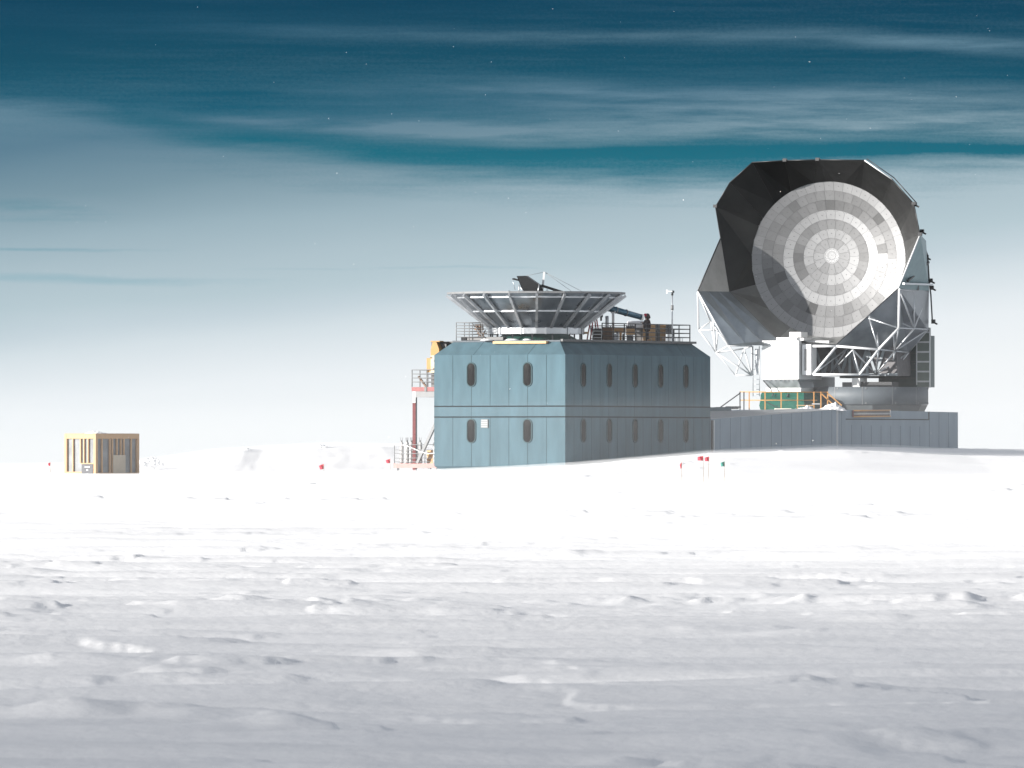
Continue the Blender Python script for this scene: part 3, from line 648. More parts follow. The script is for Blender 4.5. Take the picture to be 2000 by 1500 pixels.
for a_, b_ in (((1161, 618), (1166, 664)), ((1164.5, 618), (1171.5, 664)), ((1154, 622), (1146.5, 664)), ((1159, 620), (1153, 664))):
    mb = MB(); mb.bar(P(*a_, YL), P(*b_, YL + .3), .07, .05); mb.build('rail', red_ladder_m, sl)
for k in range(5): mb = MB(); mb.bar(P(1161.6 + k * .9, 624 + 8 * k, YL), P(1165.4 + k * 1.2, 624 + 8 * k, YL), .05, .04); mb.build('rung', alu, sl)
mb = MB(); mb.box(P(1171, 617, YL), (.42, .2, .18)); mb.box(P(1174, 622, YL), (.12, .15, .3)); tag(mb.build('tool_bag', rail_black, None, P(1171, 620, YL)), 'dark tool bag hung at the top of the red step ladder', 'bag')
def post(name, px, w, y0, a, m, label, cat):
    q = D(a, DA(px, a), 0); mb = MB(); z1 = ZP(y0, q.y); mb.lathe((q.x, q.y, DZ), [(w, 0), (w, z1 - DZ - .04), (w * .8, z1 - DZ)], 14, closed=True); tag(mb.build(name, m, None, (q.x, q.y, DZ)), label, cat)
post('vent_pipe', 1185.5, .12, 617, 3.4, alu, 'short thick metal vent pipe on the roof near the red ladder', 'pipe')
post('vent_pipe', 1197.5, .085, 604, 3.4, white_steel, 'slim white post under the blue tube', 'pipe')
tb = thing('blue_tube', P(1190, 602, 606), 'long glossy dark blue tube slanting down to the person on the roof', 'tube')
pa, pb = P(1186, 601, 606), P(1251, 619, 607.5)
mb = MB(); mb.tube(pa, pb, .21, 16, r1=.18); mb.build('barrel', blue_tube, tb)
dd = (pb - pa).normalized()
mb = MB(); mb.tube(pb + dd * .002, pb + dd * .16, .20, 16); mb.build('end_cap', white_paint, tb)
for f_ in (.25, .55): q = pa.lerp(pb, f_); mb = MB(); mb.tube(q, q + dd * .05, .225, 16); mb.build('clamp', grey_box, tb)
mb = MB(); mb.bar(P(1197.5, 612, 606.2), P(1197.5, 606, 606.2), .3, .1); mb.build('saddle', alu, tb)
wm = thing('weather_mast', P(1313, 667, 608), 'slim mast with a white wind vane near the end of the roof railing', 'mast')
def Q3(px, py): return P(px, py, 608.5)
qq = Q3(1313, 667); qq.z = DZ; 
mb = MB(); mb.tube(qq, Q3(1313, 572), .05, 8, r1=.035); mb.build('pole', alu, wm)
mb = MB(); mb.tube(Q3(1312.8, 606), Q3(1312.8, 596), .09, 8); mb.build('junction_box', grey_box, wm)
mb = MB(); mb.tube(Q3(1313, 577), Q3(1313, 571), .07, 8); mb.tube(Q3(1313, 570), Q3(1317, 569.5), .10, 10, r1=.06); mb.build('sensor_head', rail_black, wm)
mb = MB(); mb.bar(Q3(1314, 569), Q3(1303, 568.5), .04, .04); mb.prism([Q3(1301.2, 565.5), Q3(1304.2, 566), Q3(1304.2, 573), Q3(1301.2, 573.5)], (0, .03, 0)); mb.build('vane', white_paint, wm)
mb = MB(); q = D(2.2, DA(1269, 2.2), 0); mb.path([Vector((q.x + .14 * math.cos(t), q.y, DZ + .02 + .24 * math.sin(t))) for t in [i * math.pi / 10 for i in range(11)]], .02, 6); tag(mb.build('wire_hoop', alu, None, (q.x, q.y, DZ)), 'bent silver hoop on the roof in front of the tall crate', 'hoop')
for px0, px1, a_, lb in ((1294, 1308, 1.5, 'white wire rack in front of the dark grey case'), (1316, 1333, 1.3, 'white wire rack beyond the weather mast')):
    w_ = thing('wire_rack', D(a_, DA(px0, a_), DZ), lb, 'rack'); q0 = D(a_, DA(px0, a_), DZ); ww = (px1 - px0) * K * q0.y
    for k in range(6): mb = MB(); mb.tube(q0 + Vector((ww * k / 5, 0, 0)), q0 + Vector((ww * k / 5, 0, .33)), .016, 6); mb.build('bar', alu, w_)
    mb = MB(); mb.tube(q0 + Vector((0, 0, .33)), q0 + Vector((ww, 0, .33)), .016, 6); mb.build('top_wire', alu, w_)

# the person on the roof
def skin_mesh(name, pts, edges, m, parent, sub=2):
    o0 = WHERE[parent.name] if parent is not None else Vector((0, 0, 0))
    me = bpy.data.meshes.new(name); me.from_pydata([Vector(p[:3]) - o0 for p in pts], edges, []); me.materials.append(m)
    o = bpy.data.objects.new(name, me); COL.objects.link(o); o.parent = parent
    sk = o.modifiers.new('skin', 'SKIN'); sk.use_smooth_shade = True
    for i, p in enumerate(pts):
        d = me.skin_vertices[0].data[i]; d.radius = (p[3], p[4] if len(p) > 4 else p[3]); d.use_root = (i == 0)
    s2 = o.modifiers.new('sub', 'SUBSURF'); s2.levels = sub; s2.render_levels = sub
    WHERE[o.name] = o0
    return o
def person():
    Yp = 608.8; f = P(1264, 667, Yp); f.z = DZ + .01
    t = thing('person', f, 'person in a dark parka and red hood working at the end of the blue tube', 'person')
    def q(x, y, z): return (f.x + x, f.y + y, f.z + z)
    pts = [(*q(0, 0, .92), .15, .12), (*q(0, 0, 1.12), .15, .11), (*q(-.02, 0, 1.36), .17, .11), (*q(-.04, -.01, 1.49), .06), (*q(-.07, -.02, 1.60), .085, .095), (*q(-.07, -.02, 1.72), .06, .07),
           (*q(0, -.10, .86), .10), (*q(-.03, -.11, .48), .065), (*q(0, -.11, .08), .05), (*q(-.17, -.12, .04), .045),
           (*q(0, .10, .86), .10), (*q(.03, .11, .48), .065), (*q(.06, .11, .08), .05), (*q(-.11, .12, .04), .045),
           (*q(-.03, -.2, 1.38), .075), (*q(-.12, -.26, 1.14), .055), (*q(-.34, -.16, 1.22), .04),
           (*q(-.03, .2, 1.38), .075), (*q(-.12, .26, 1.14), .055), (*q(-.34, .14, 1.22), .04)]
    ed = [(0, 1), (1, 2), (2, 3), (3, 4), (4, 5), (0, 6), (6, 7), (7, 8), (8, 9), (0, 10), (10, 11), (11, 12), (12, 13), (2, 14), (14, 15), (15, 16), (2, 17), (17, 18), (18, 19)]
    body = skin_mesh('body', pts, ed, skin, t)
    # parka over trunk, arms; trousers over legs
    pk = [(*q(0, 0, .72), .26, .22), (*q(0, 0, .95), .26, .22), (*q(0, 0, 1.14), .26, .22), (*q(.02, 0, 1.36), .27, .22), (*q(.0, 0, 1.47), .16, .16)]
    pk += [(*q(-.03, -.21, 1.38), .10), (*q(-.12, -.27, 1.14), .08), (*q(-.30, -.17, 1.21), .06), (*q(-.03, .21, 1.38), .10), (*q(-.12, .27, 1.14), .08), (*q(-.30, .15, 1.21), .06)]
    skin_mesh('parka', pk, [(0, 1), (1, 2), (2, 3), (3, 4), (3, 5), (5, 6), (6, 7), (3, 8), (8, 9), (9, 10)], parka, t)
    tr = [(*q(0, 0, .88), .165, .14), (*q(0, -.10, .82), .12), (*q(-.03, -.11, .48), .085), (*q(0, -.11, .14), .075), (*q(0, .10, .82), .12), (*q(.03, .11, .48), .085), (*q(.06, .11, .14), .075)]
    skin_mesh('trousers', tr, [(0, 1), (1, 2), (2, 3), (0, 4), (4, 5), (5, 6)], parka, t)
    hd = [(*q(.04, 0, 1.42), .22, .2), (*q(.03, -.01, 1.58), .19, .18), (*q(.01, -.02, 1.72), .15, .15), (*q(.0, -.02, 1.80), .07, .07)]
    skin_mesh('hood_back', hd, [(0, 1), (1, 2), (2, 3)], parka, t)
    hb = [(*q(-.12, -.03, 1.56), .12, .12), (*q(-.085, -.03, 1.70), .15, .15), (*q(-.06, -.02, 1.79), .09, .09)]
    skin_mesh('red_hood', hb, [(0, 1), (1, 2)], red_hat, t)
    mb = MB(); c = Vector(q(-.225, -.04, 1.60)); 
    mb.lathe(c, [(.005, -.09), (.05, -.075), (.065, -.03), (.06, .03), (.03, .05)], 12, closed=True); mb.build('face_mask', white_paint, t)
    mb = MB(); mb.lathe(Vector(q(-.225, -.03, 1.68)), [(.01, -.03), (.05, -.02), (.05, .02), (.01, .03)], 12, closed=True); mb.build('goggles', black, t)
    for s_ in (-1, 1):
        for k in range(4): 
            mb = MB(); w0 = Vector(q(-.34, s_ * .15, 1.22)); a0 = w0 + Vector((-.02, -.03 + .02 * k, .01)); a1 = a0 + Vector((-.05, 0, .01)); a2 = a1 + Vector((-.03 + .004 * k, 0, -.025)); mb.path([a0, a1, a2], .011, 8); mb.build('glove_finger', rail_black, t)
        mb = MB(); mb.path([w0 + Vector((-.0, -.03, 0)), w0 + Vector((-.03, -.06, .01)), w0 + Vector((-.055, -.055, .0))], .013, 8); mb.build('glove_thumb', rail_black, t)
person()

# ------------------------------------------------------------------ low wing building behind
BS = WR + .02; B1 = 35.6; B2 = 52.6
wing = thing('wing_building', D(4, 36, 1.2), 'long low grey teal wing carrying the big dish telescope', 'building')
def wz(b): return np.interp(b, [BS, B1, B2], [3.57, 4.24, 4.12])
mb = MB(); A0 = 0.06; A1 = 16.0
for b_a, b_b in ((BS, B1 - .07), (B1 + .07, B2)):
    mb.hexa([D(A0, b_a, -.5), D(A0, b_b, -.5), D(A1, b_b, -.5), D(A1, b_a, -.5), D(A0, b_a, wz(b_a)), D(A0, b_b, wz(b_b)), D(A1, b_b, wz(b_b)), D(A1, b_a, wz(b_a))])
nsm = 25
for i in range(1, nsm):
    b_ = BS + (B2 - BS) * i / nsm
    if abs(b_ - B1) < .4: continue
    top = float(wz(b_)) - .03
    if 36.6 < b_ < 48: top -= .95
    mb.box(D(A0, b_, (0.2 + top) / 2) + NR * .003, (.03, .006, top - .2), TR, NR, mi=1)
mb.build('wall', [wing_m, teal_dark], wing)
mb = MB(); mb.bar(D(A0 + .25, B1, -.4), D(A0 + .25, B1, 4.22), .13, .5, NR); mb.build('joint_cover', alu, wing)
for d_ in (-.075, .075): mb = MB(); mb.bar(D(A0 - .01, B1 + d_, .5), D(A0 - .01, B1 + d_, 4.22), .03, .05, NR); mb.build('joint_edge', white_steel, wing)
mb = MB(); mb.bar(D(-.01, BS + .22, .2), D(-.01, BS + .22, 3.5), .12, .10, NR); mb.build('corner_post', rail_black, wing)
mb = MB(); mb.bar(D(0.0, BS + .42, .2), D(0.0, BS + .42, 3.5), .09, .08, NR); mb.build('down_pipe', alu, wing)
# pale sloping roof sheet and teal parapet
mb = MB(); mb.add([D(A0 - .03, BS + .1, 3.60), D(A0 - .03, B1, 4.262), D(2.6, B1, 4.30), D(2.6, BS + .1, 4.02)], [(0, 1, 2, 3)]); o = mb.build('roof_sheet', pale_sheet, wing); sd = o.modifiers.new('solid', 'SOLIDIFY'); sd.thickness = .03; sd.offset = -1
mb = MB(); mb.hexa([D(2.7, BS + .1, 3.6), D(2.7, 26.2, 3.6), D(5.5, 26.2, 3.6), D(5.5, BS + .1, 3.6), D(2.7, BS + .1, 4.28), D(2.7, 26.2, 4.36), D(5.5, 26.2, 4.36), D(5.5, BS + .1, 4.28)]); mb.build('parapet', teal, wing)
# long recessed strip and its frame along the second section
mb = MB(); mb.box(D(A0, 42.6, 3.62) + NR * .02, (11.6, .05, .07), TR, NR); mb.box(D(A0, 48.4, 3.9) + NR * .02, (.08, .05, .5), TR, NR); mb.build('wall_strip', teal_dark, wing)
tr_ = thing('pipe_frame', D(A0, 40, 3.7), 'rust red open frame of pipes fixed along the top of the wing wall', 'pipe frame')
def W(px, py, off=.1):
    c = (px - 1000) * K; b = (CX - c * CY) / (c * .8660254 - .5); q = D(A0, b, 0) + NR * off; q.z = ZP(py, q.y); return q
for (a_, b_, r_, m_) in (((1665, 802), (1738, 801), .035, orange), ((1665, 814), (1738, 813), .045, orange), ((1665, 801), (1665, 815), .04, red_steel), ((1738, 801), (1738, 814), .04, white_steel)):
    mb = MB(); mb.tube(W(*a_), W(*b_), r_, 6); mb.build('frame_bar', m_, tr_)
for k in range(4): mb = MB(); mb.tube(W(1667, 804 + 2.3 * k), W(1736, 803 + 2.6 * k), .03, 6); mb.build('pipe', [wood_dark, grey_box, white_steel, wood_dark][k], tr_)
mb = MB(); mb.box((W(1665, 808, .03) + W(1738, 808, .03)) / 2, ((W(1738, 808) - W(1665, 808)).length, .02, .38), TR, NR); mb.build('backing', rail_black, tr_)

# ------------------------------------------------------------------ big dish telescope
AZ = R(20); S0x, S0y = (1643 - 1000) * K * 645, 645.0
UR = Vector((math.cos(AZ), -math.sin(AZ), 0)); UF = Vector((-math.sin(AZ), -math.cos(AZ), 0)); UZ = Vector((0, 0, 1))
AZD = R(12); DU = Vector((math.cos(AZD), -math.sin(AZD), 0)); DF = Vector((-math.sin(AZD), -math.cos(AZD), 0))
def S(px, py, f):
    c = (px - 1000) * K
    # X0+u cos - f sin = c (Y0 - u sin - f cos)
    u = (c * (S0y - f * math.cos(AZ)) - S0x + f * math.sin(AZ)) / (math.cos(AZ) + c * math.sin(AZ))
    q = Vector((S0x, S0y, 0)) + UR * u + UF * f; q.z = ZP(py, q.y); return q
tel = thing('dish_telescope', (S0x, S0y, 4.2), 'large dish telescope with a dark polygonal shield and white trusses', 'telescope')
DC = S(1618, 507, 0); DR = 154 * K * 645
rngd = random.Random(3)
# primary mirror of eight rings of panels
fr = [0, .10, .235, .36, .487, .612, .745, .87, 1.0]
cnt = [12, 12, 18, 24, 30, 36, 42, 48]
tone = [1.25, .70, .80, .47, .92, .52, .55, .76]
vary = [.02, .10, .09, .07, .03, .10, .10, .05]
def dishp(t, ang, lift=0.0):
    c = DC + UZ * ((1 - t) * .30) ; f = -1.30 * (1 - t * t) + lift
    return c + (DU * math.cos(ang) + UZ * math.sin(ang)) * (DR * t) + DF * f
mb = MB(); gp = .008 / DR
for j in range(8):
    n = cnt[j]; off = rngd.random() * 0 + (j % 2) * math.pi / n
    for i in range(n):
        a0 = 2 * math.pi * i / n + off; a1 = 2 * math.pi * (i + 1) / n + off
        c = tone[j] + rngd.uniform(-1, 1) * vary[j] + .07 * math.sin(2 * a0 + 1.7 * j) * (j > 0)
        if j in (5, 6) and rngd.random() < .11: c -= .15
        if j in (3, 5) and rngd.random() < .10: c += .2
        c = max(.2, min(1.25, c)) * .345; cc = (c * .985, c, c * 1.02)
        t0 = max(fr[j] + gp, .004); t1 = fr[j + 1] - gp; g0 = gp / max(t0, .05); g1 = gp / t1; m = 3
        vs = []
        for a_, t_, g_ in ((0, t0, g0), (.5, (t0 + t1) / 2, (g0 + g1) / 2), (1, t1, g1)):
            for k in range(m + 1): vs.append(dishp(t_, (a0 + g_) + (a1 - a0 - 2 * g_) * k / m))
        mb.add(vs, [(r_ * (m + 1) + k, r_ * (m + 1) + k + 1, (r_ + 1) * (m + 1) + k + 1, (r_ + 1) * (m + 1) + k) for r_ in range(2) for k in range(m)], 0, True, cc)
        # centre and corner fasteners
        for t_, a_, sz in (((t0 + t1) / 2, (a0 + a1) / 2, .035), (t1 - .012, a0 + .10 / (DR * t1), .028), (t1 - .012, a1 - .10 / (DR * t1), .028)):
            p = dishp(t_, a_, .012); e1 = (DU * math.cos(a_) + UZ * math.sin(a_)); e2 = (UZ * math.cos(a_) - DU * math.sin(a_))
            mb.add([p + e1 * sz, p + e2 * sz, p - e1 * sz, p - e2 * sz], [(0, 1, 2, 3)], 1)
o = mb.build('primary_mirror', [mirror_m, gap_m], tel, recalc=False)
mb = MB(); vs = []; n = 72
tt = [0.02, .25, .5, .75, 1.005]
for t_ in tt: vs += [dishp(t_, 2 * math.pi * i / n, -.03) for i in range(n)]
vs += [DC + (DU * math.cos(2 * math.pi * i / n) + UZ * math.sin(2 * math.pi * i / n)) * (DR * 1.005) + DF * -.30 for i in range(n)]
vs += [DC + (DU * math.cos(2 * math.pi * i / n) + UZ * math.sin(2 * math.pi * i / n)) * (DR * .35) + DF * -2.6 for i in range(n)]
m = len(tt) + 2
mb.add(vs, [(j * n + i, j * n + (i + 1) % n, (j + 1) * n + (i + 1) % n, (j + 1) * n + i) for j in range(m - 1) for i in range(n)] + [tuple(range((m - 1) * n, m * n)), tuple(range(n))])
mb.build('mirror_backing', gap_m, tel)
# shield
FRS = dict(A=2.3, B=2.4, C=2.5, D=2.7, E=2.9, F=3, G=3, H=3, I=3, J=3, K=2.9, L=2.6, M=2.4)
rim = {'A': (1397.4, 403.4), 'B': (1425.4, 356.6), 'C': (1469.4, 317), 'D': (1533, 313.5), 'E': (1597, 312), 'F': (1688.6, 313), 'G': (1742, 350), 'H': (1785, 398), 'I': (1797, 458), 'J': (1754.5, 563), 'K': (1632.6, 673.6), 'L': (1518, 664), 'M': (1424, 570)}
rp = {k: S(px, py, FRS[k]) for k, (px, py) in rim.items()}
keys = list(rim)
def ang(p): d = p - DC; return math.atan2(d.z, d.dot(DU))
def back(a, r=DR * .995, f=-.04): return DC + (DU * math.cos(a) + UZ * math.sin(a)) * r + DF * f
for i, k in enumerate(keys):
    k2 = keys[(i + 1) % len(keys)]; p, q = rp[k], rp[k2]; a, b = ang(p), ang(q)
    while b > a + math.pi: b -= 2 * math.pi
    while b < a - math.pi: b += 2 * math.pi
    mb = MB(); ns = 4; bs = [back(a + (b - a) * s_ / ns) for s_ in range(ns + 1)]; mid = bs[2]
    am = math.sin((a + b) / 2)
    def T(): c = rngd.uniform(.55, 1.45) * (.052 - .040 * max(-.9, min(1, am + .15)) + .36 * max(0, -am) ** 2); return (c, c * 1.02, c * 1.0)     # shade put into the colour: upper sheets dark, lower ones paler
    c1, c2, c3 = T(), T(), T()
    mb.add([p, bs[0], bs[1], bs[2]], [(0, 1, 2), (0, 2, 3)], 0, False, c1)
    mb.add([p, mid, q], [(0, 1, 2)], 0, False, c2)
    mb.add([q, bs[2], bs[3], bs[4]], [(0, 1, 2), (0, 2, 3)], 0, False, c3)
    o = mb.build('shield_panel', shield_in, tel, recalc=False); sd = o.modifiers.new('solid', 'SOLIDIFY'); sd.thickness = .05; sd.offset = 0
for i, k in enumerate(keys):
    k2 = keys[(i + 1) % len(keys)]; mb = MB(); m_ = white_steel if k in 'FI' else rail_black
    mb.tube(rp[k], rp[k2], .05 if k in 'FI' else .035, 6); mb.build('shield_rim', m_, tel)
for k in 'ADEHI':
    mb = MB(); mb.box(rp[k] + UZ * .03, (.26, .22, .20), UR, UF); mb.build('rim_fitting', rail_black, tel)
# side wing panels of the shield
wN = S(1362.5, 569, 5.5); wM = S(1407, 466, 2.36); wO = S(1422.6, 673.6, 5.0); wP = S(1500, 674, 3.6)
mb = MB(); mb.add([wM, wN, rp['M']], [(0, 1, 2)], 0, False, (.40, .405, .40)); o = mb.build('wing_panel', shield_in, tel, recalc=False); sd = o.modifiers.new('solid', 'SOLIDIFY'); sd.thickness = .05; sd.offset = 0
mb = MB(); 
def grid4(a, b, c, d, nu, col):      # a-b top edge, d-c bottom edge
    for i in range(nu):
        t0, t1 = i / nu, (i + 1) / nu; mb.add([a.lerp(b, t0), a.lerp(b, t1), d.lerp(c, t1), d.lerp(c, t0)], [(0, 1, 2, 3)], 0, False, col[i % len(col)])
grid4(wN, rp['M'], rp['L'], wO, 3, [(.37, .41, .44), (.34, .38, .41), (.36, .40, .43)]); mb.add([wO, rp['L'], wP], [(0, 1, 2)], 0, False, (.28, .31, .33))
o = mb.build('wing_panel', shield_in, tel, recalc=False); sd = o.modifiers.new('solid', 'SOLIDIFY'); sd.thickness = .05; sd.offset = 0
for t_ in (1 / 3, 2 / 3):
    mb = MB(); mb.tube(wN.lerp(rp['M'], t_) + UF * .03, wO.lerp(rp['L'], t_) + UF * .03, .022, 6); mb.build('panel_joint', alu, tel)
mb = MB(); mb.tube(wN, wO, .055, 6); mb.build('wing_edge', white_steel, tel)
mb = MB(); mb.tube(wM, wN, .045, 6); mb.build('wing_edge', rail_black, tel)
mb = MB(); mb.tube(rp['M'], rp['L'], .04, 6); mb.build('fold_bar', grey_box, tel)
# outer faces on the sunless side
R1 = S(1808, 470, -1.2); R2 = S(1814, 568, -1.5); R3 = S(1812, 644, -1.5); R4 = S(1773, 689, -1.5)
def sheet(name, pts, m, col=None, th=.05):
    mb = MB(); mb.add(pts, [tuple(range(len(pts)))], 0, False, col or (1, 1, 1)); o = mb.build(name, m, tel, recalc=False); sd = o.modifiers.new('solid', 'SOLIDIFY'); sd.thickness = th; sd.offset = 0; return o
sheet('outer_panel', [rp['I'], R1, R2, rp['J']], blue_panel)
sheet('outer_panel', [rp['J'], R2, R3, R4], shield_in, (.25, .265, .28)); sheet('outer_panel', [rp['J'], R4, rp['K']], shield_in, (.34, .36, .38))
for a_, b_ in (((1785, 470, .6), (1785, 567, .2)), ((1765, 549, 2.4), (1806, 512, -1.2)), ((1757, 554, 3.0), (1813, 556, -1.4))):
    mb = MB(); mb.bar(S(*a_) + NR * .3, S(*b_) + NR * .3, .14, .12); mb.build('stiffener', [grey_box, rail_black, alu][0 if a_[0] == 1785 else 1 if a_[0] == 1765 else 2], tel)
cable = [(1799, 460, -.5), (1812, 500, -1.5), (1815, 552, -1.5), (1818, 575, -1.5), (1821, 628, -1.5)]
for c0, c1 in zip(cable, cable[1:]): mb = MB(); mb.tube(S(*c0), S(*c1), .05, 6); mb.build('cable_conduit', rail_black, tel)
for c0 in ((1801, 452, -.4), (1810, 502, -1.5), (1818, 548, -1.6), (1820, 562, -1.6), (1823, 628, -1.6), (1787, 399, 2.8)):
    mb = MB(); q = S(*c0); mb.box(q, (.24, .2, .28), UR, UF); mb.box(q + UR * .15 - UZ * .12, (.26, .14, .1), (UR - UZ * .5), UF); mb.build('conduit_fitting', black, tel)
for a_, b_ in (('F', 'G'), ('G', 'H')):
    mb = MB(); off = UR * .14 + UZ * .10; mb.tube(rp[a_] + off, rp[b_] + off, .035, 6); mb.build('rim_conduit', rail_black, tel)
# trusses: each tube is a member of its own
nodes = {'a': (1756.5, 565.3, 3), 'b': (1785.3, 568.5, .6), 'c': (1813, 569.6, -1.6), 'd': (1755.4, 641, 3), 'e': (1785.3, 642, .6), 'f': (1812, 643.2, -1.6), 'g': (1697.8, 621.8, 3), 'g2': (1711, 628, .5),
         'h': (1716, 682.6, 3), 'i': (1748, 685.8, .6), 'j': (1774.6, 688.6, -1.6), 'k': (1678.6, 731.7, 3), 'l': (1710.6, 731.7, .6), 'm': (1739.4, 732.3, -1.6), 'n': (1633.9, 676.2, 3), 'o': (1588, 731.5, 3),
         'p': (1740, 621, .6), 'q': (1666, 683, 3), 'r': (1654, 681, .6), 's': (1588, 676, 3), 't': (1620, 731.5, .6)}
tn = {k: S(*v_) for k, v_ in nodes.items()}
def members(lst, rad, m):
    for a_, b_ in lst:
        mb = MB(); mb.tube(tn[a_], tn[b_], rad, 8); mb.build('truss_tube', m, tel)
members([('a', 'd'), ('d', 'h'), ('h', 'k'), ('n', 'h'), ('n', 'o'), ('s', 'n'), ('o', 'k')], .085, white_steel)
members([('a', 'e'), ('b', 'e'), ('c', 'e'), ('a', 'b'), ('b', 'c'), ('c', 'f'), ('d', 'e'), ('e', 'f'), ('g', 'd'), ('g', 'h'), ('g2', 'h'), ('h', 'i'), ('i', 'j'), ('k', 'l'), ('l', 'm'), ('e', 'i'), ('i', 'l'), ('f', 'j'), ('j', 'm'), ('f', 'i'), ('j', 'l'),
         ('d', 'i'), ('h', 'l'), ('g', 'p'), ('p', 'f'), ('p', 'e'), ('q', 'k'), ('q', 'l'), ('r', 'o'), ('r', 't'), ('t', 'q'), ('i', 'm'), ('p', 'i')], .055, alu)
# struts against the outer panels seen through the truss
for a_, b_ in (((1740, 621, .2), (1722, 604, 2.0)), ((1740, 621, .2), (1744, 598, 2)), ((1740, 621, .2), (1780, 572, .5)), ((1740, 621, .2), (1748, 684, .2)), ((1770, 628, -.8), (1802, 580, -1.3))):
    mb = MB(); mb.tube(S(*a_), S(*b_), .06, 6); mb.build('inner_strut', grey_box, tel)
ln = {'N': (1362.8, 571, 5.5), 'q': (1364.5, 644, 4.6), 'r': (1388, 628, 4.4), 's': (1398.5, 688.5, 4.2), 'O': (1422.6, 675, 5.0), 'u': (1436.6, 733, 3.6), 'x': (1453, 681, 3.6), 'v': (1468.5, 676, 3.4), 'w': (1468.5, 733, 3.4), 'y': (1402, 645, 4.5), 'z': (1393, 626, 5.2)}
tn.update({'L' + k: S(*v_) for k, v_ in ln.items()})
def lm(s_): return [('L' + a_[0], 'L' + a_[1]) for a_ in s_.split()]
members(lm('Nq Nr'), .06, white_steel); members(lm('qr qy qs rs sO sx rO ys zs Ow Ov xw xv xu uw vw sw ry'), .05, white_steel); members(lm('qs su'), .025, white_steel)
# white instrument box (fork) ------------------------------------------------
def sbox(mb, px0, px1, py0, py1, f0, f1, mi=0, pyc=None):
    """Box: front face at f0 between photo columns px0..px1, going back to f1."""
    a, b = S(px0, py1, f0), S(px1, py1, f0); c, d = S(px1, py0, f0), S(px0, py0, f0); bk = UF * (f1 - f0)
    for q, r_ in ((b, a), (c, d)): q.z = r_.z
    return mb.hexa([a, b, b + bk, a + bk, d, c, c + bk, d + bk], mi)
mb = MB(); sbox(mb, 1488.5, 1559.5, 665.5, 741, 3.4, -1.5)
for k in range(7):     # horizontal seams on the edge
    mb.box(S(1489, 681 + 9 * k, 3.4) + UR * .06 + UF * .002, (.28, .008, .03), UR, UF, mi=1)
for k in range(3): mb.box(S(1506 + 18 * k, 703, 3.4) + UF * .002, (.02, .008, 2.5), UR, UF, mi=1)
mb.build('instrument_box', [white_paint, alu], tel, bevel=.03)
mb = MB(); sbox(mb, 1516, 1556, 659, 665.4, 3.2, -1.0); sbox(mb, 1541.5, 1564.5, 648.5, 658.9, 3.0, 1.6); sbox(mb, 1556.5, 1570, 660, 665.3, 3.0, .2); mb.build('box_top', white_paint, tel, bevel=.02)
mb = MB(); sbox(mb, 1560.5, 1619, 665.6, 673, 2.4, 1.2); mb.build('top_beam', white_steel, tel)
mb = MB(); a, b = S(1490.5, 741.2, 3.35), S(1559, 741.2, 3.35); c, d = S(1563.5, 757.5, 3.1), S(1502, 757.5, 3.1); bk = UF * -3
mb.hexa([d, c, c + bk, d + bk, a, b, b + bk, a + bk]); mb.build('sloped_skirt', alu, tel)
mb = MB(); sbox(mb, 1496, 1564, 757.7, 766, 3.1, 0); mb.build('skirt_lip', white_paint, tel)
for k in range(8): mb = MB(); mb.box(S(1497 + k * 8.6, 743.5, 3.33) + UF * .02, (.06, .04, .06), UR, UF); mb.build('bolt', grey_box, tel)
mb = MB(); mb.path([S(1490.5, 743, 3.6), S(1506, 760, 3.5), S(1506.5, 768, 3.5)], .04, 6); mb.build('drain_pipe', rail_black, tel)
mb = MB(); sbox(mb, 1559.8, 1562.8, 735, 766.5, 3.0, -4.4); mb.build('pedestal_block', grey_paint, tel)
mb = MB(); sbox(mb, 1566, 1584, 672.5, 732.5, 3.0, 1.8); mb.build('door_column', white_paint, tel, bevel=.02)
mb = MB(); sbox(mb, 1571, 1575.5, 681.5, 724, 3.02, 2.98); mb.build('door_slot', grey_box, tel)
mb = MB(); sbox(mb, 1560.2, 1565.5, 674, 736, 2.6, 2.0); mb.build('door_gap', grey_paint, tel)
# dark cabin behind the truss, with its own bracing
mb = MB(); sbox(mb, 1586, 1752, 676.5, 734.5, -.2, -3.2); mb.build('cabin', mat('brown_grey_cabin', (.105, .10, .105), .6, var=.25), tel)
for k in range(4):
    x0 = 1592 + 34 * k
    for (a_, b_) in (((x0, 679), (x0 + 17, 731)), ((x0 + 34, 679), (x0 + 17, 731)), ((x0, 677), (x0, 733))):
        mb = MB(); mb.bar(S(*a_, -.12), S(*b_, -.12), .17, .10, UF); mb.build('cabin_brace', grey_paint, tel)
mb = MB(); sbox(mb, 1586, 1752, 729.5, 734.5, -.0, -.18); mb.build('cabin_sill', grey_paint, tel)
mb = MB(); sbox(mb, 1716, 1791, 655, 756, -3.3, -7.2); mb.build('receiver_tower', cabin_dark, tel)
mb = MB(); sbox(mb, 1791.3, 1815.5, 640, 757, -2.6, -2.9); mb.build('tower_panel', cabin_panel, tel)
for k in range(6): mb = MB(); yy = 649 + 19.2 * k; sbox(mb, 1790.5, 1816, yy - 1.6, yy + 1.6, -2.54, -2.62); mb.build('panel_batten', white_steel, tel)
for x0 in (1790, 1815.5): mb = MB(); sbox(mb, x0 - .8, x0 + .8, 640, 752 if x0 < 1800 else 757, -2.50, -2.6); mb.build('panel_edge', white_steel, tel)
for k in range(4): mb = MB(); yy = 690 + 16 * k; sbox(mb, 1742, 1789.5, yy, yy + .8, -3.26, -3.32); mb.build('tower_seam', gap_m, tel)
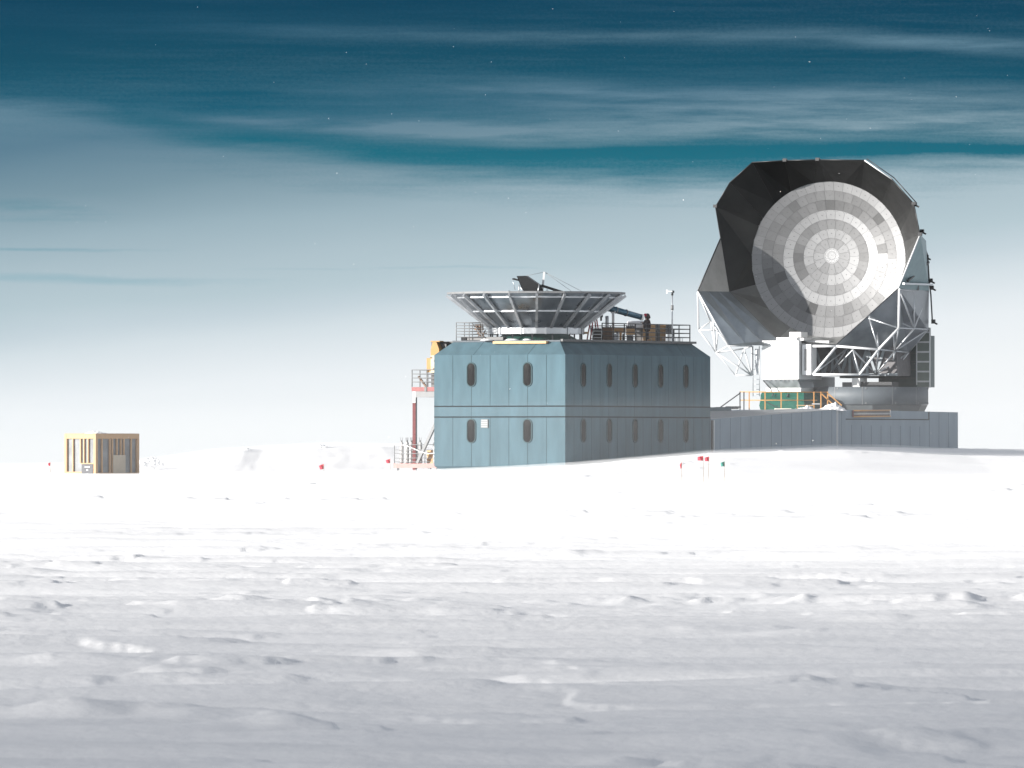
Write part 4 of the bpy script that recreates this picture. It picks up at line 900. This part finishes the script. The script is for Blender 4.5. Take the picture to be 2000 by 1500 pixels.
# T shaped support between cabin and drum
mb = MB(); sbox(mb, 1640, 1700, 734.6, 738.5, -.4, -2.5); mb.build('cross_beam', rail_black, tel)
mb = MB(); sbox(mb, 1664, 1679, 738.6, 755.5, .6, -1); mb.build('drive_housing', white_paint, tel)
mb = MB(); sbox(mb, 1645, 1663, 746.5, 755.5, .4, -1); mb.build('drive_base', grey_box, tel); mb = MB(); sbox(mb, 1680, 1742, 746, 755.5, .4, -1); mb.build('drive_base', rail_black, tel)
# drum
DCn = P(1700, 800, 646); DCn.z = 0; r_ = 113 * K * 646; z0, z1, z2 = 4.16, ZP(790, 642.5), ZP(755.5, 642.5)
mb = MB(); mb.lathe(DCn, [(r_ * .93, z0), (r_ * .99, z1 - .02)], 12, smooth=False, closed=True); mb.build('drum_skirt', mat('dark_skirt', (.06, .07, .075), .6), tel)
mb = MB(); mb.lathe(DCn, [(r_, z1), (r_, z2)], 44, smooth=True, closed=True)
for i in range(12):
    t = 2 * math.pi * i / 12 + .35; d = Vector((math.cos(t), math.sin(t), 0)); mb.box(DCn + d * (r_ + .004) + UZ * ((z1 + z2) / 2), (.035, .012, z2 - z1), Vector((-d.y, d.x, 0)), d, mi=1)
    for zz in (z1 + .1, z2 - .1): mb.box(DCn + Matrix.Rotation(.06, 3, 'Z') @ d * (r_ + .01) + UZ * zz, (.08, .03, .08), Vector((-d.y, d.x, 0)), d, mi=1)
mb.build('drum', [drum_m, grey_box], tel)
# green tarp round the pedestal
mb = MB(); a = S(1485, 802, 3.9); b = S(1570, 802, 4.2); c = S(1650, 800, -3.0); 
tz0, tz1 = 4.22, ZP(766, 641)
base = [a, a.lerp(b, .5), b, b.lerp(c, .33), b.lerp(c, .66), c, c + Vector((-2.4, 2.5, 0)), a + Vector((.3, 3.2, 0))]
vs = []
for zz, sh in ((tz0, 0), (tz0 + .35, -.06), (tz0 + .75, .02), (tz1 - .15, -.02), (tz1, .10)):
    cen = sum(base, Vector()) / 8
    for i, q in enumerate(base): p = q + (cen - q).normalized() * (sh + .05 * math.sin(i * 2.1 + zz * 5)); vs.append((p.x, p.y, zz))
mb.add(vs, [(j * 8 + i, j * 8 + (i + 1) % 8, (j + 1) * 8 + (i + 1) % 8, (j + 1) * 8 + i) for j in range(4) for i in range(8)] + [tuple(range(32, 40))]); o = mb.build('pedestal_tarp', green_tarp, None, cen)
o.name = 'green_tarp'; tag(o, 'bright green tarp wrapped round the telescope pedestal behind the orange railing', 'tarp')
for k, (x_, y_) in enumerate(((1511, 768), (1540, 769))):
    mb = MB(); q = S(x_, y_, 4.15); mb.tube(q, q + Vector((-.12, 0, -.22)), .05, 6); tag(mb.build('tie_strap', rail_black, None, q), ['dark strap near the corner of the green tarp', 'dark strap at the middle of the green tarp'][k], 'strap')
# access ladder
la = thing('access_ladder', S(1477, 772, 3.3), 'thin white access ladder hanging beside the white instrument box', 'ladder')
for x_ in (1470.5, 1483): mb = MB(); mb.tube(S(x_, 676, 3.35), S(x_ + .3, 774, 3.35), .028, 6); mb.build('rail', alu, la)
for k in range(10): mb = MB(); yy = 682 + 9.8 * k; mb.tube(S(1470.5, yy, 3.35), S(1483, yy, 3.35), .02, 6); mb.build('rung', alu, la)
mb = MB(); sbox(mb, 1475, 1481, 682, 730, 3.1, 2.8); o = mb.build('cable_duct', alu, tel)

# orange railing on the wing roof
orl = thing('roof_railing', S(1540, 800, 5.5), 'orange pipe railing round the telescope platform on the wing roof', 'railing')
def O(px, py): return P(px, py, 634.0)
for a_, b_, r_ in (((1445, 765.4), (1616, 766), .035), ((1445, 781.6), (1596, 781.8), .035)):
    mb = MB(); mb.tube(O(*a_), O(*b_), r_, 6); mb.build('rail', orange, orl)
for x_, y1, m_ in ((1445.3, 797, rail_black), (1453, 796, rail_black), (1463.3, 806, orange), (1494.2, 804, orange), (1525.6, 802, orange), (1557.6, 801, orange), (1589.6, 800, orange), (1603.2, 799, orange), (1616.4, 797, orange)):
    mb = MB(); mb.bar(O(x_, y1 + 6), O(x_, 765), .075, .075); mb.build('post', m_, orl)
for a_, b_, m_ in (((1603.2, 768), (1627, 790), orange), ((1616.4, 768), (1644, 792), orange), ((1445.3, 768), (1405, 797), rail_black)):
    mb = MB(); mb.bar(O(*a_), O(*b_), .075, .075); mb.build('stair_rail', m_, orl)
mb = MB(); mb.bar(O(1494, 784), O(1528, 800), .06, .06); mb.build('stair_rail', rail_black, orl)
mb = MB(); mb.box(O(1420, 797), (1.5, 1.0, .14)); mb.box(O(1432, 795), (1.0, .6, .10)); tag(mb.build('grating', rail_black, None, O(1425, 799)), 'dark metal grating at the foot of the orange railing', 'grating')
def ob(name, px0, px1, py0, py1, Y, d, m, label, cat, bevel=.03):
    a_ = P(px0, py1, Y); b_ = P(px1, py0, Y); mb = MB(); mb.box(((a_.x + b_.x) / 2, Y + d / 2, (a_.z + b_.z) / 2), (b_.x - a_.x, d, b_.z - a_.z)); o = mb.build(name, m, None, ((a_.x + b_.x) / 2, Y, a_.z), bevel=bevel); return tag(o, label, cat)
ob('foam_block', 1513, 1546, 797.5, 804, 629.5, .8, mat('cream_foam', (.72, .68, .58), .7), 'cream coloured block lying under the orange railing', 'block')
ob('wooden_plank', 1556, 1589, 791, 793, 631, .4, wood, 'short plank lying on the snow under the orange railing', 'plank')
ob('wooden_plank', 1485, 1498, 803, 806, 627, .4, wood, 'short plank lying at the foot of an orange post on the wing roof', 'plank')
ob('white_bench', 1586, 1602, 788, 790, 632, .3, white_steel, 'small white slatted bench under the orange railing', 'bench')
def heap(name, px0, px1, pyb, pyt, Y, depth, label, seed=1, peak=.6):
    a_, b_ = P(px0, pyb, Y), P(px1, pyb, Y); w = b_.x - a_.x; h = ZP(pyt, Y) - a_.z; rg = random.Random(seed); mb = MB(); nx, ny = 22, 9; vs = []
    for j in range(ny):
        for i in range(nx):
            u_, v_ = i / (nx - 1), j / (ny - 1); e = math.sin(math.pi * v_) ** .7 * (min(1, u_ / peak) * min(1, (1 - u_) / (1 - peak))) ** .8
            vs.append((a_.x + w * u_ + .06 * rg.uniform(-1, 1), Y + depth * (v_ - .5) + .06 * rg.uniform(-1, 1), a_.z - .03 + h * e * (1 + .22 * rg.uniform(-1, 1))))
    mb.add(vs, [(j * nx + i, j * nx + i + 1, (j + 1) * nx + i + 1, (j + 1) * nx + i) for j in range(ny - 1) for i in range(nx - 1)], smooth=True)
    return tag(mb.build(name, snow, None, ((a_.x + b_.x) / 2, Y, a_.z)), label, 'snow')
heap('snow_heap', 1595, 1653, 801.5, 786, 627.5, 1.6, 'larger heap of snow at the foot of the orange stair rails', 4, .62)
heap('snow_heap', 1546, 1594, 801, 791.5, 630, 1.6, 'low heap of snow under the middle of the orange railing', 5, .7)

# ------------------------------------------------------------------ timber framed shelter at the left
SY = 585.0
A45 = R(40); sx, sy = (187 - 1000) * K * SY, SY
tl = Vector((-math.cos(A45), math.sin(A45), 0)); trr = Vector((math.sin(A45), math.cos(A45), 0)); nl = Vector((-math.sin(A45), -math.cos(A45), 0)); nr = Vector((math.cos(A45), -math.sin(A45), 0))
def H(a, b, z): return Vector((sx, sy, z)) + tl * a + trr * b
wl = 64 * K * SY / math.cos(A45); wr = 81.5 * K * SY / math.sin(A45)
zs0, zs1 = ZP(931, SY), ZP(847.5, SY)
sh = thing('shelter', H(wl / 2, wr / 2, zs0), 'small orange framed shelter glazed with frosted sheets alone on the snow', 'shelter')
s_ = K * SY
def fbar(name, a0, b0, a1, b1, z0, z1, th=.14, m=orange_frame):
    mb = MB(); mb.hexa([H(a0, b0, z0), H(a1, b0, z0), H(a1, b1, z0), H(a0, b1, z0), H(a0, b0, z1), H(a1, b0, z1), H(a1, b1, z1), H(a0, b1, z1)]); return mb.build(name, m, sh, bevel=.008)
pw = .19
for a_, b_ in ((0, 0), (wl - pw, 0), (0, wr - pw), (wl - pw, wr - pw)): fbar('corner_post', a_, b_, a_ + pw, b_ + pw, zs0 - .3, zs1)
hd = .29
fbar('header', pw, 0.004, wl - pw, .14, zs1 - hd, zs1); fbar('header', .004, pw, .14, wr - pw, zs1 - hd, zs1)
fbar('header', pw, wr - .14, wl - pw, wr - .004, zs1 - hd, zs1); fbar('header', wl - .14, pw, wl - .004, wr - pw, zs1 - hd, zs1)
fbar('sill', pw, .004, wl - pw, .14, zs0 - .3, zs0 + .30); fbar('sill', .004, pw, .14, wr - pw, zs0 - .3, zs0 + .24)
fbar('sill', pw, wr - .14, wl - pw, wr - .004, zs0 - .3, zs0 + .24); fbar('sill', wl - .14, pw, wl - .004, wr - pw, zs0 - .3, zs0 + .24)
for px_ in (139.5, 155, 162, 170.3):
    a_ = (187 - px_) * s_ / math.cos(A45); fbar('stud', a_ - .045, .02, a_ + .045, .12, (zs0 + .302) if px_ < 150 else zs0 + .83, zs1 - hd - .002)
a_ = (187 - 156) * s_ / math.cos(A45)
fbar('hatch_lintel', pw, .01, a_, .12, zs0 + .76, zs0 + .828)
mb = MB(); mb.hexa([H(pw + .02, -.03, zs0 - .05), H(a_ - .12, -.03, zs0 - .05), H(a_ - .12, .0, zs0 - .05), H(pw + .02, .0, zs0 - .05), H(pw + .02, -.03, zs0 + .75), H(a_ - .12, -.03, zs0 + .75), H(a_ - .12, .0, zs0 + .75), H(pw + .02, .0, zs0 + .75)])
ht = mb.build('hatch', mat('dark_hatch', (.05, .052, .06), .6, var=.3), sh)
for z_, w_ in ((.58, .4), (.40, .12), (.12, .12)): 
    mb = MB(); c_ = H(pw + .45, -.05, zs0 + z_); mb.box(c_, (w_, .03, .05), tl, nl); mb.build('handle', white_paint, ht)
for px_ in (199.7, 214.6, 219.2, 227.6, 234.8, 240.6, 254.3):
    b_ = (px_ - 187) * s_ / math.sin(A45); fbar('stud', .02, b_ - .05, .12, b_ + .05, zs0 + .242, zs1 - hd - .002)
fbar('glazing_sheet', pw, .145, wl - pw, .16, zs0 + .25, zs1 - hd + .05, m=glazing); fbar('glazing_sheet', .145, pw, .16, wr - pw, zs0 + .2, zs1 - hd + .05, m=glazing)
fbar('glazing_sheet', pw, wr - .16, wl - pw, wr - .145, zs0 + .2, zs1 - hd + .05, m=glazing); fbar('glazing_sheet', wl - .16, pw, wl - .145, wr - pw, zs0 + .2, zs1 - hd + .05, m=glazing)
fbar('roof', .02, .02, wl - .02, wr - .02, zs1 + .002, zs1 + .03)
bq0 = (219 - 187) * s_ / math.sin(A45); bq1 = (242 - 187) * s_ / math.sin(A45)
fbar('plywood_board', -.03, bq0, -.005, bq1, zs0 + .22, zs0 + 1.31, m=board)
heap('snow_heap', 158, 216, 848.2, 840.5, 586.5, 1.2, 'thin snow drift lying on the shelter roof', 8, .45)
heap('snow_heap', 126, 158, 934, 926, 583.6, 1.0, 'small drift banked against the lit side of the shelter', 9, .3)

# ------------------------------------------------------------------ snow blocks and flags
def chunk(seed, size):
    rg = random.Random(seed); bm = bmesh.new(); bmesh.ops.create_icosphere(bm, subdivisions=2, radius=1)
    for v_ in bm.verts:
        d = v_.co.normalized(); k_ = 1 + .28 * math.sin(3 * d.x + seed) * math.cos(4 * d.y - seed) + .16 * rg.uniform(-1, 1); m_ = max(abs(d.x), abs(d.y), abs(d.z)); k_ *= .6 + .4 / m_
        v_.co = Vector((d.x * size[0], d.y * size[1], d.z * size[2])) * k_ * .5
    me = bpy.data.meshes.new('snow_block'); bm.to_mesh(me); bm.free(); me.materials.append(snow)
    o = bpy.data.objects.new('snow_block', me); COL.objects.link(o); return o
spots = [(283, 907, .55, 'pile beside the shelter, lowest block'), (291, 901, .5, ''), (299, 897, .42, ''), (303, 904, .6, ''), (295, 908, .7, ''), (276, 903, .3, ''), (316, 907, .28, ''), (288, 909, .4, '')]
for i, (px_, py_, s2, _) in enumerate(spots):
    o = chunk(i + 3, (s2, s2 * .8, s2 * .75)); o.location = P(px_, py_, 628 + (i % 3)); tag(o, 'bluish snow block in the tumbled pile behind the shelter', 'snow block', 'tumbled snow blocks behind the shelter')
for i, (px_, py_, s2) in enumerate([(478, 877, .35), (484, 879, .3), (627, 871, .35), (634, 873, .25), (574, 921, .5), (580, 919, .35), (600, 921, .45), (545, 918, .3), (598, 913, .25), (640, 925, .4), (659, 919, .25)]):
    o = chunk(i + 30, (s2 * 1.3, s2, s2 * .7)); Yb = 640 if py_ < 890 else 626; o.location = P(px_, py_, Yb); tag(o, 'loose snow block lying on the far snow bank', 'snow block', 'loose snow blocks on the far bank')
def flag(px, pyt, pyb, Y, m, w, h, label, lean=0.0, crumple=0.0):
    base_ = P(px, pyb, Y); base_.z = gz(base_.x, Y) - .05; top = P(px - lean, pyt, Y)
    t = thing('marker_flag', base_, label, 'flag', 'marker flags on bamboo poles')
    mb = MB(); mb.tube(base_, top, .014, 6, r1=.008); mb.build('pole', bamboo, t)
    mb = MB(); nx, ny = 8, 5; vs = []
    for j in range(ny):
        for i in range(nx):
            u_, v_ = i / (nx - 1), j / (ny - 1)
            x_ = -w * u_ * (1 - crumple * v_ * .7) ; z_ = -h * (v_ * (1 - .25 * u_)) - h * .18 * u_ - crumple * h * .5 * u_
            vs.append(top + Vector((x_, .05 * math.sin(6 * u_ + 2 * v_) + .03 * u_, z_)))
    mb.add(vs, [(j * nx + i, j * nx + i + 1, (j + 1) * nx + i + 1, (j + 1) * nx + i) for j in range(ny - 1) for i in range(nx - 1)], smooth=True)
    o = mb.build('cloth', m, t, recalc=False); sd = o.modifiers.new('solid', 'SOLIDIFY'); sd.thickness = .006
    return t
flag(1374, 890.5, 946, 462, red_cloth, .27, .23, 'spread red flag on the straighter of two close poles', 0.5)
flag(1382.5, 891.5, 944, 466, red_cloth, .22, .23, 'red flag with a notched edge on the leaning pole of a close pair', -2.5, .1)
flag(1331.5, 903, 944, 470, red_cloth, .10, .26, 'limp crumpled red flag in front of the teal laboratory', 0, .6)
flag(1415.5, 901, 946, 462, green_cloth, .20, .24, 'green flag beside the pair of red flags', 0, .2)
flag(98.5, 903, 912, 600, red_cloth, .16, .22, 'tiny red flag on the snow beyond the shelter', 0, .3)
flag(633, 906, 919, 610, red_cloth, .30, .32, 'tilted red flag in front of the far snow bank', 1, .4)
flag(762, 896, 912, 598, red_cloth, .28, .26, 'red flag beside the gas cylinder rack', 0, .35)

# ------------------------------------------------------------------ snow grains in the air (nobody could count them)
mb = MB(); rg = random.Random(21)
for i in range(190):
    Yq = rg.uniform(70, 560); px_, py_ = rg.uniform(-300, 2300), rg.uniform(-150, 870); c = P(px_, py_, Yq); q = rg.uniform(.25, .75) * K * Yq * rg.choice((.7, .8, 1.0, 1.4))
    mb.add([c + Vector(d) * q for d in ((1, 0, 0), (-1, 0, 0), (0, 1, 0), (0, -1, 0), (0, 0, 1), (0, 0, -1))], [(0, 2, 4), (2, 1, 4), (1, 3, 4), (3, 0, 4), (2, 0, 5), (1, 2, 5), (3, 1, 5), (0, 3, 5)])
o = mb.build('snowflakes', snow, recalc=False); tag(o, 'sparse grains of blown snow drifting in the air', 'snow', kind='stuff')

# ------------------------------------------------------------------ snow blowing low over the ground
def air(name, xs, ys, thick, density, g, label):
    X, Yg = np.meshgrid(np.array(xs, float), np.array(ys, float)); Z = base_height(X, Yg); T = Z + thick(X, Yg); B = Z - 1.0
    m, n = X.shape; vs = [tuple(p) for p in np.stack([X, Yg, T], -1).reshape(-1, 3)] + [tuple(p) for p in np.stack([X, Yg, B], -1).reshape(-1, 3)]; o_ = m * n; fs = []
    for j in range(m - 1):
        for i in range(n - 1):
            q = (j * n + i, j * n + i + 1, (j + 1) * n + i + 1, (j + 1) * n + i); fs.append(q); fs.append(tuple(o_ + k for k in reversed(q)))
    edge = [j * n for j in range(m)][::-1] + list(range(1, n)) + [j * n + n - 1 for j in range(1, m)] + [(m - 1) * n + i for i in range(n - 2, 0, -1)]
    for a, b in zip(edge, edge[1:] + edge[:1]): fs.append((a, o_ + a, o_ + b, b))
    mt = bpy.data.materials.new(name); mt.use_nodes = True; nt = mt.node_tree; nt.nodes.remove(nt.nodes['Principled BSDF'])
    v = nt.nodes.new('ShaderNodeVolumePrincipled'); v.inputs['Color'].default_value = (.97, .975, .98, 1); v.inputs['Density'].default_value = density; v.inputs['Anisotropy'].default_value = g
    nt.links.new(v.outputs[0], nt.nodes['Material Output'].inputs['Volume'])
    mb = MB(); mb.add(vs, fs); o = mb.build(name, mt); tag(o, label, 'blowing snow', kind='stuff')
xs_ = list(np.linspace(-160, 160, 81))
def drift(x, y):
    t = 0.10 * sstep(60, 170, y) + 0.08 * sstep(380, 570, y)
    t = t * (1 - .96 * sstep(24, 31, x) * sstep(600, 628, y))
    t = t * (1 + .5 * noise(x / 16, y / 22, 31) + .3 * noise(x / 6, y / 9, 32))
    return 0.01 + t + 0.2 * np.exp(-((y - 645) / 18) ** 2) * sstep(-6, -12, x)
air('blowing_snow', xs_, list(np.linspace(60, 300, 90)) + list(np.linspace(310, 760, 60)), drift, 0.027, -0.25, 'thin sheet of drifting snow streaming low over the plain')
air('blowing_snow', xs_, [20] + list(np.linspace(60, 760, 30)), lambda x, y: 4.0 - 3.95 * sstep(20, 34, x) * sstep(600, 650, y), 0.00013, -0.25, 'faint veil of blown snow in the lowest metres of air')

# ------------------------------------------------------------------ unseen cloud lobes, added only to shade the near snow
SH = Vector((SUN.x, SUN.y, 0)).normalized(); SE = Vector((SH.y, -SH.x, 0)); TAN = SUN.z / math.hypot(SUN.x, SUN.y)
if SE.y < 0: SE = -SE
def shade_lobe(edge, rad, tau, dist, c=45.0, A=170.0):
    ce = SH * dist + SE * (edge * SE.y - rad) + Vector((0, 0, dist * TAN)); ca, sa = 1 / math.sqrt(1 + TAN * TAN), TAN / math.sqrt(1 + TAN * TAN)
    chord = 2 / math.sqrt((ca / A) ** 2 + (sa / c) ** 2)
    nu, nv = 48, 24; vs = []
    for j in range(nv + 1):
        ph = math.pi * j / nv
        for i in range(nu):
            th = 2 * math.pi * i / nu; d = Vector((math.sin(ph) * math.cos(th), math.sin(ph) * math.sin(th), math.cos(ph)))
            k_ = 1 + .05 * math.sin(5 * d.x + edge) * math.cos(4 * d.y) + .03 * math.sin(11 * d.y + 7 * d.z)
            vs.append(ce + SH * (d.x * A * k_) + SE * (d.y * rad * k_) + Vector((0, 0, d.z * c * k_)))
    mb = MB(); mb.add(vs, [(j * nu + i, j * nu + (i + 1) % nu, (j + 1) * nu + (i + 1) % nu, (j + 1) * nu + i) for j in range(nv) for i in range(nu)])
    mt = bpy.data.materials.new('cloud'); mt.use_nodes = True; nt = mt.node_tree; nt.nodes.remove(nt.nodes['Principled BSDF'])  # unseen added cloud, there only to shade the near snow
    vol = nt.nodes.new('ShaderNodeVolumePrincipled'); vol.inputs['Color'].default_value = (.9, .9, .9, 1); vol.inputs['Density'].default_value = tau / chord
    nt.links.new(vol.outputs[0], nt.nodes['Material Output'].inputs['Volume'])
    tag(mb.build('cloud', mt, None, ce), 'unseen cloud added to shade the near snow', 'cloud', kind='structure')
shade_lobe(138, 220, .40, 1150); shade_lobe(106, 200, .62, 1200); shade_lobe(86, 170, .72, 1180); shade_lobe(70, 150, 1.15, 1220)
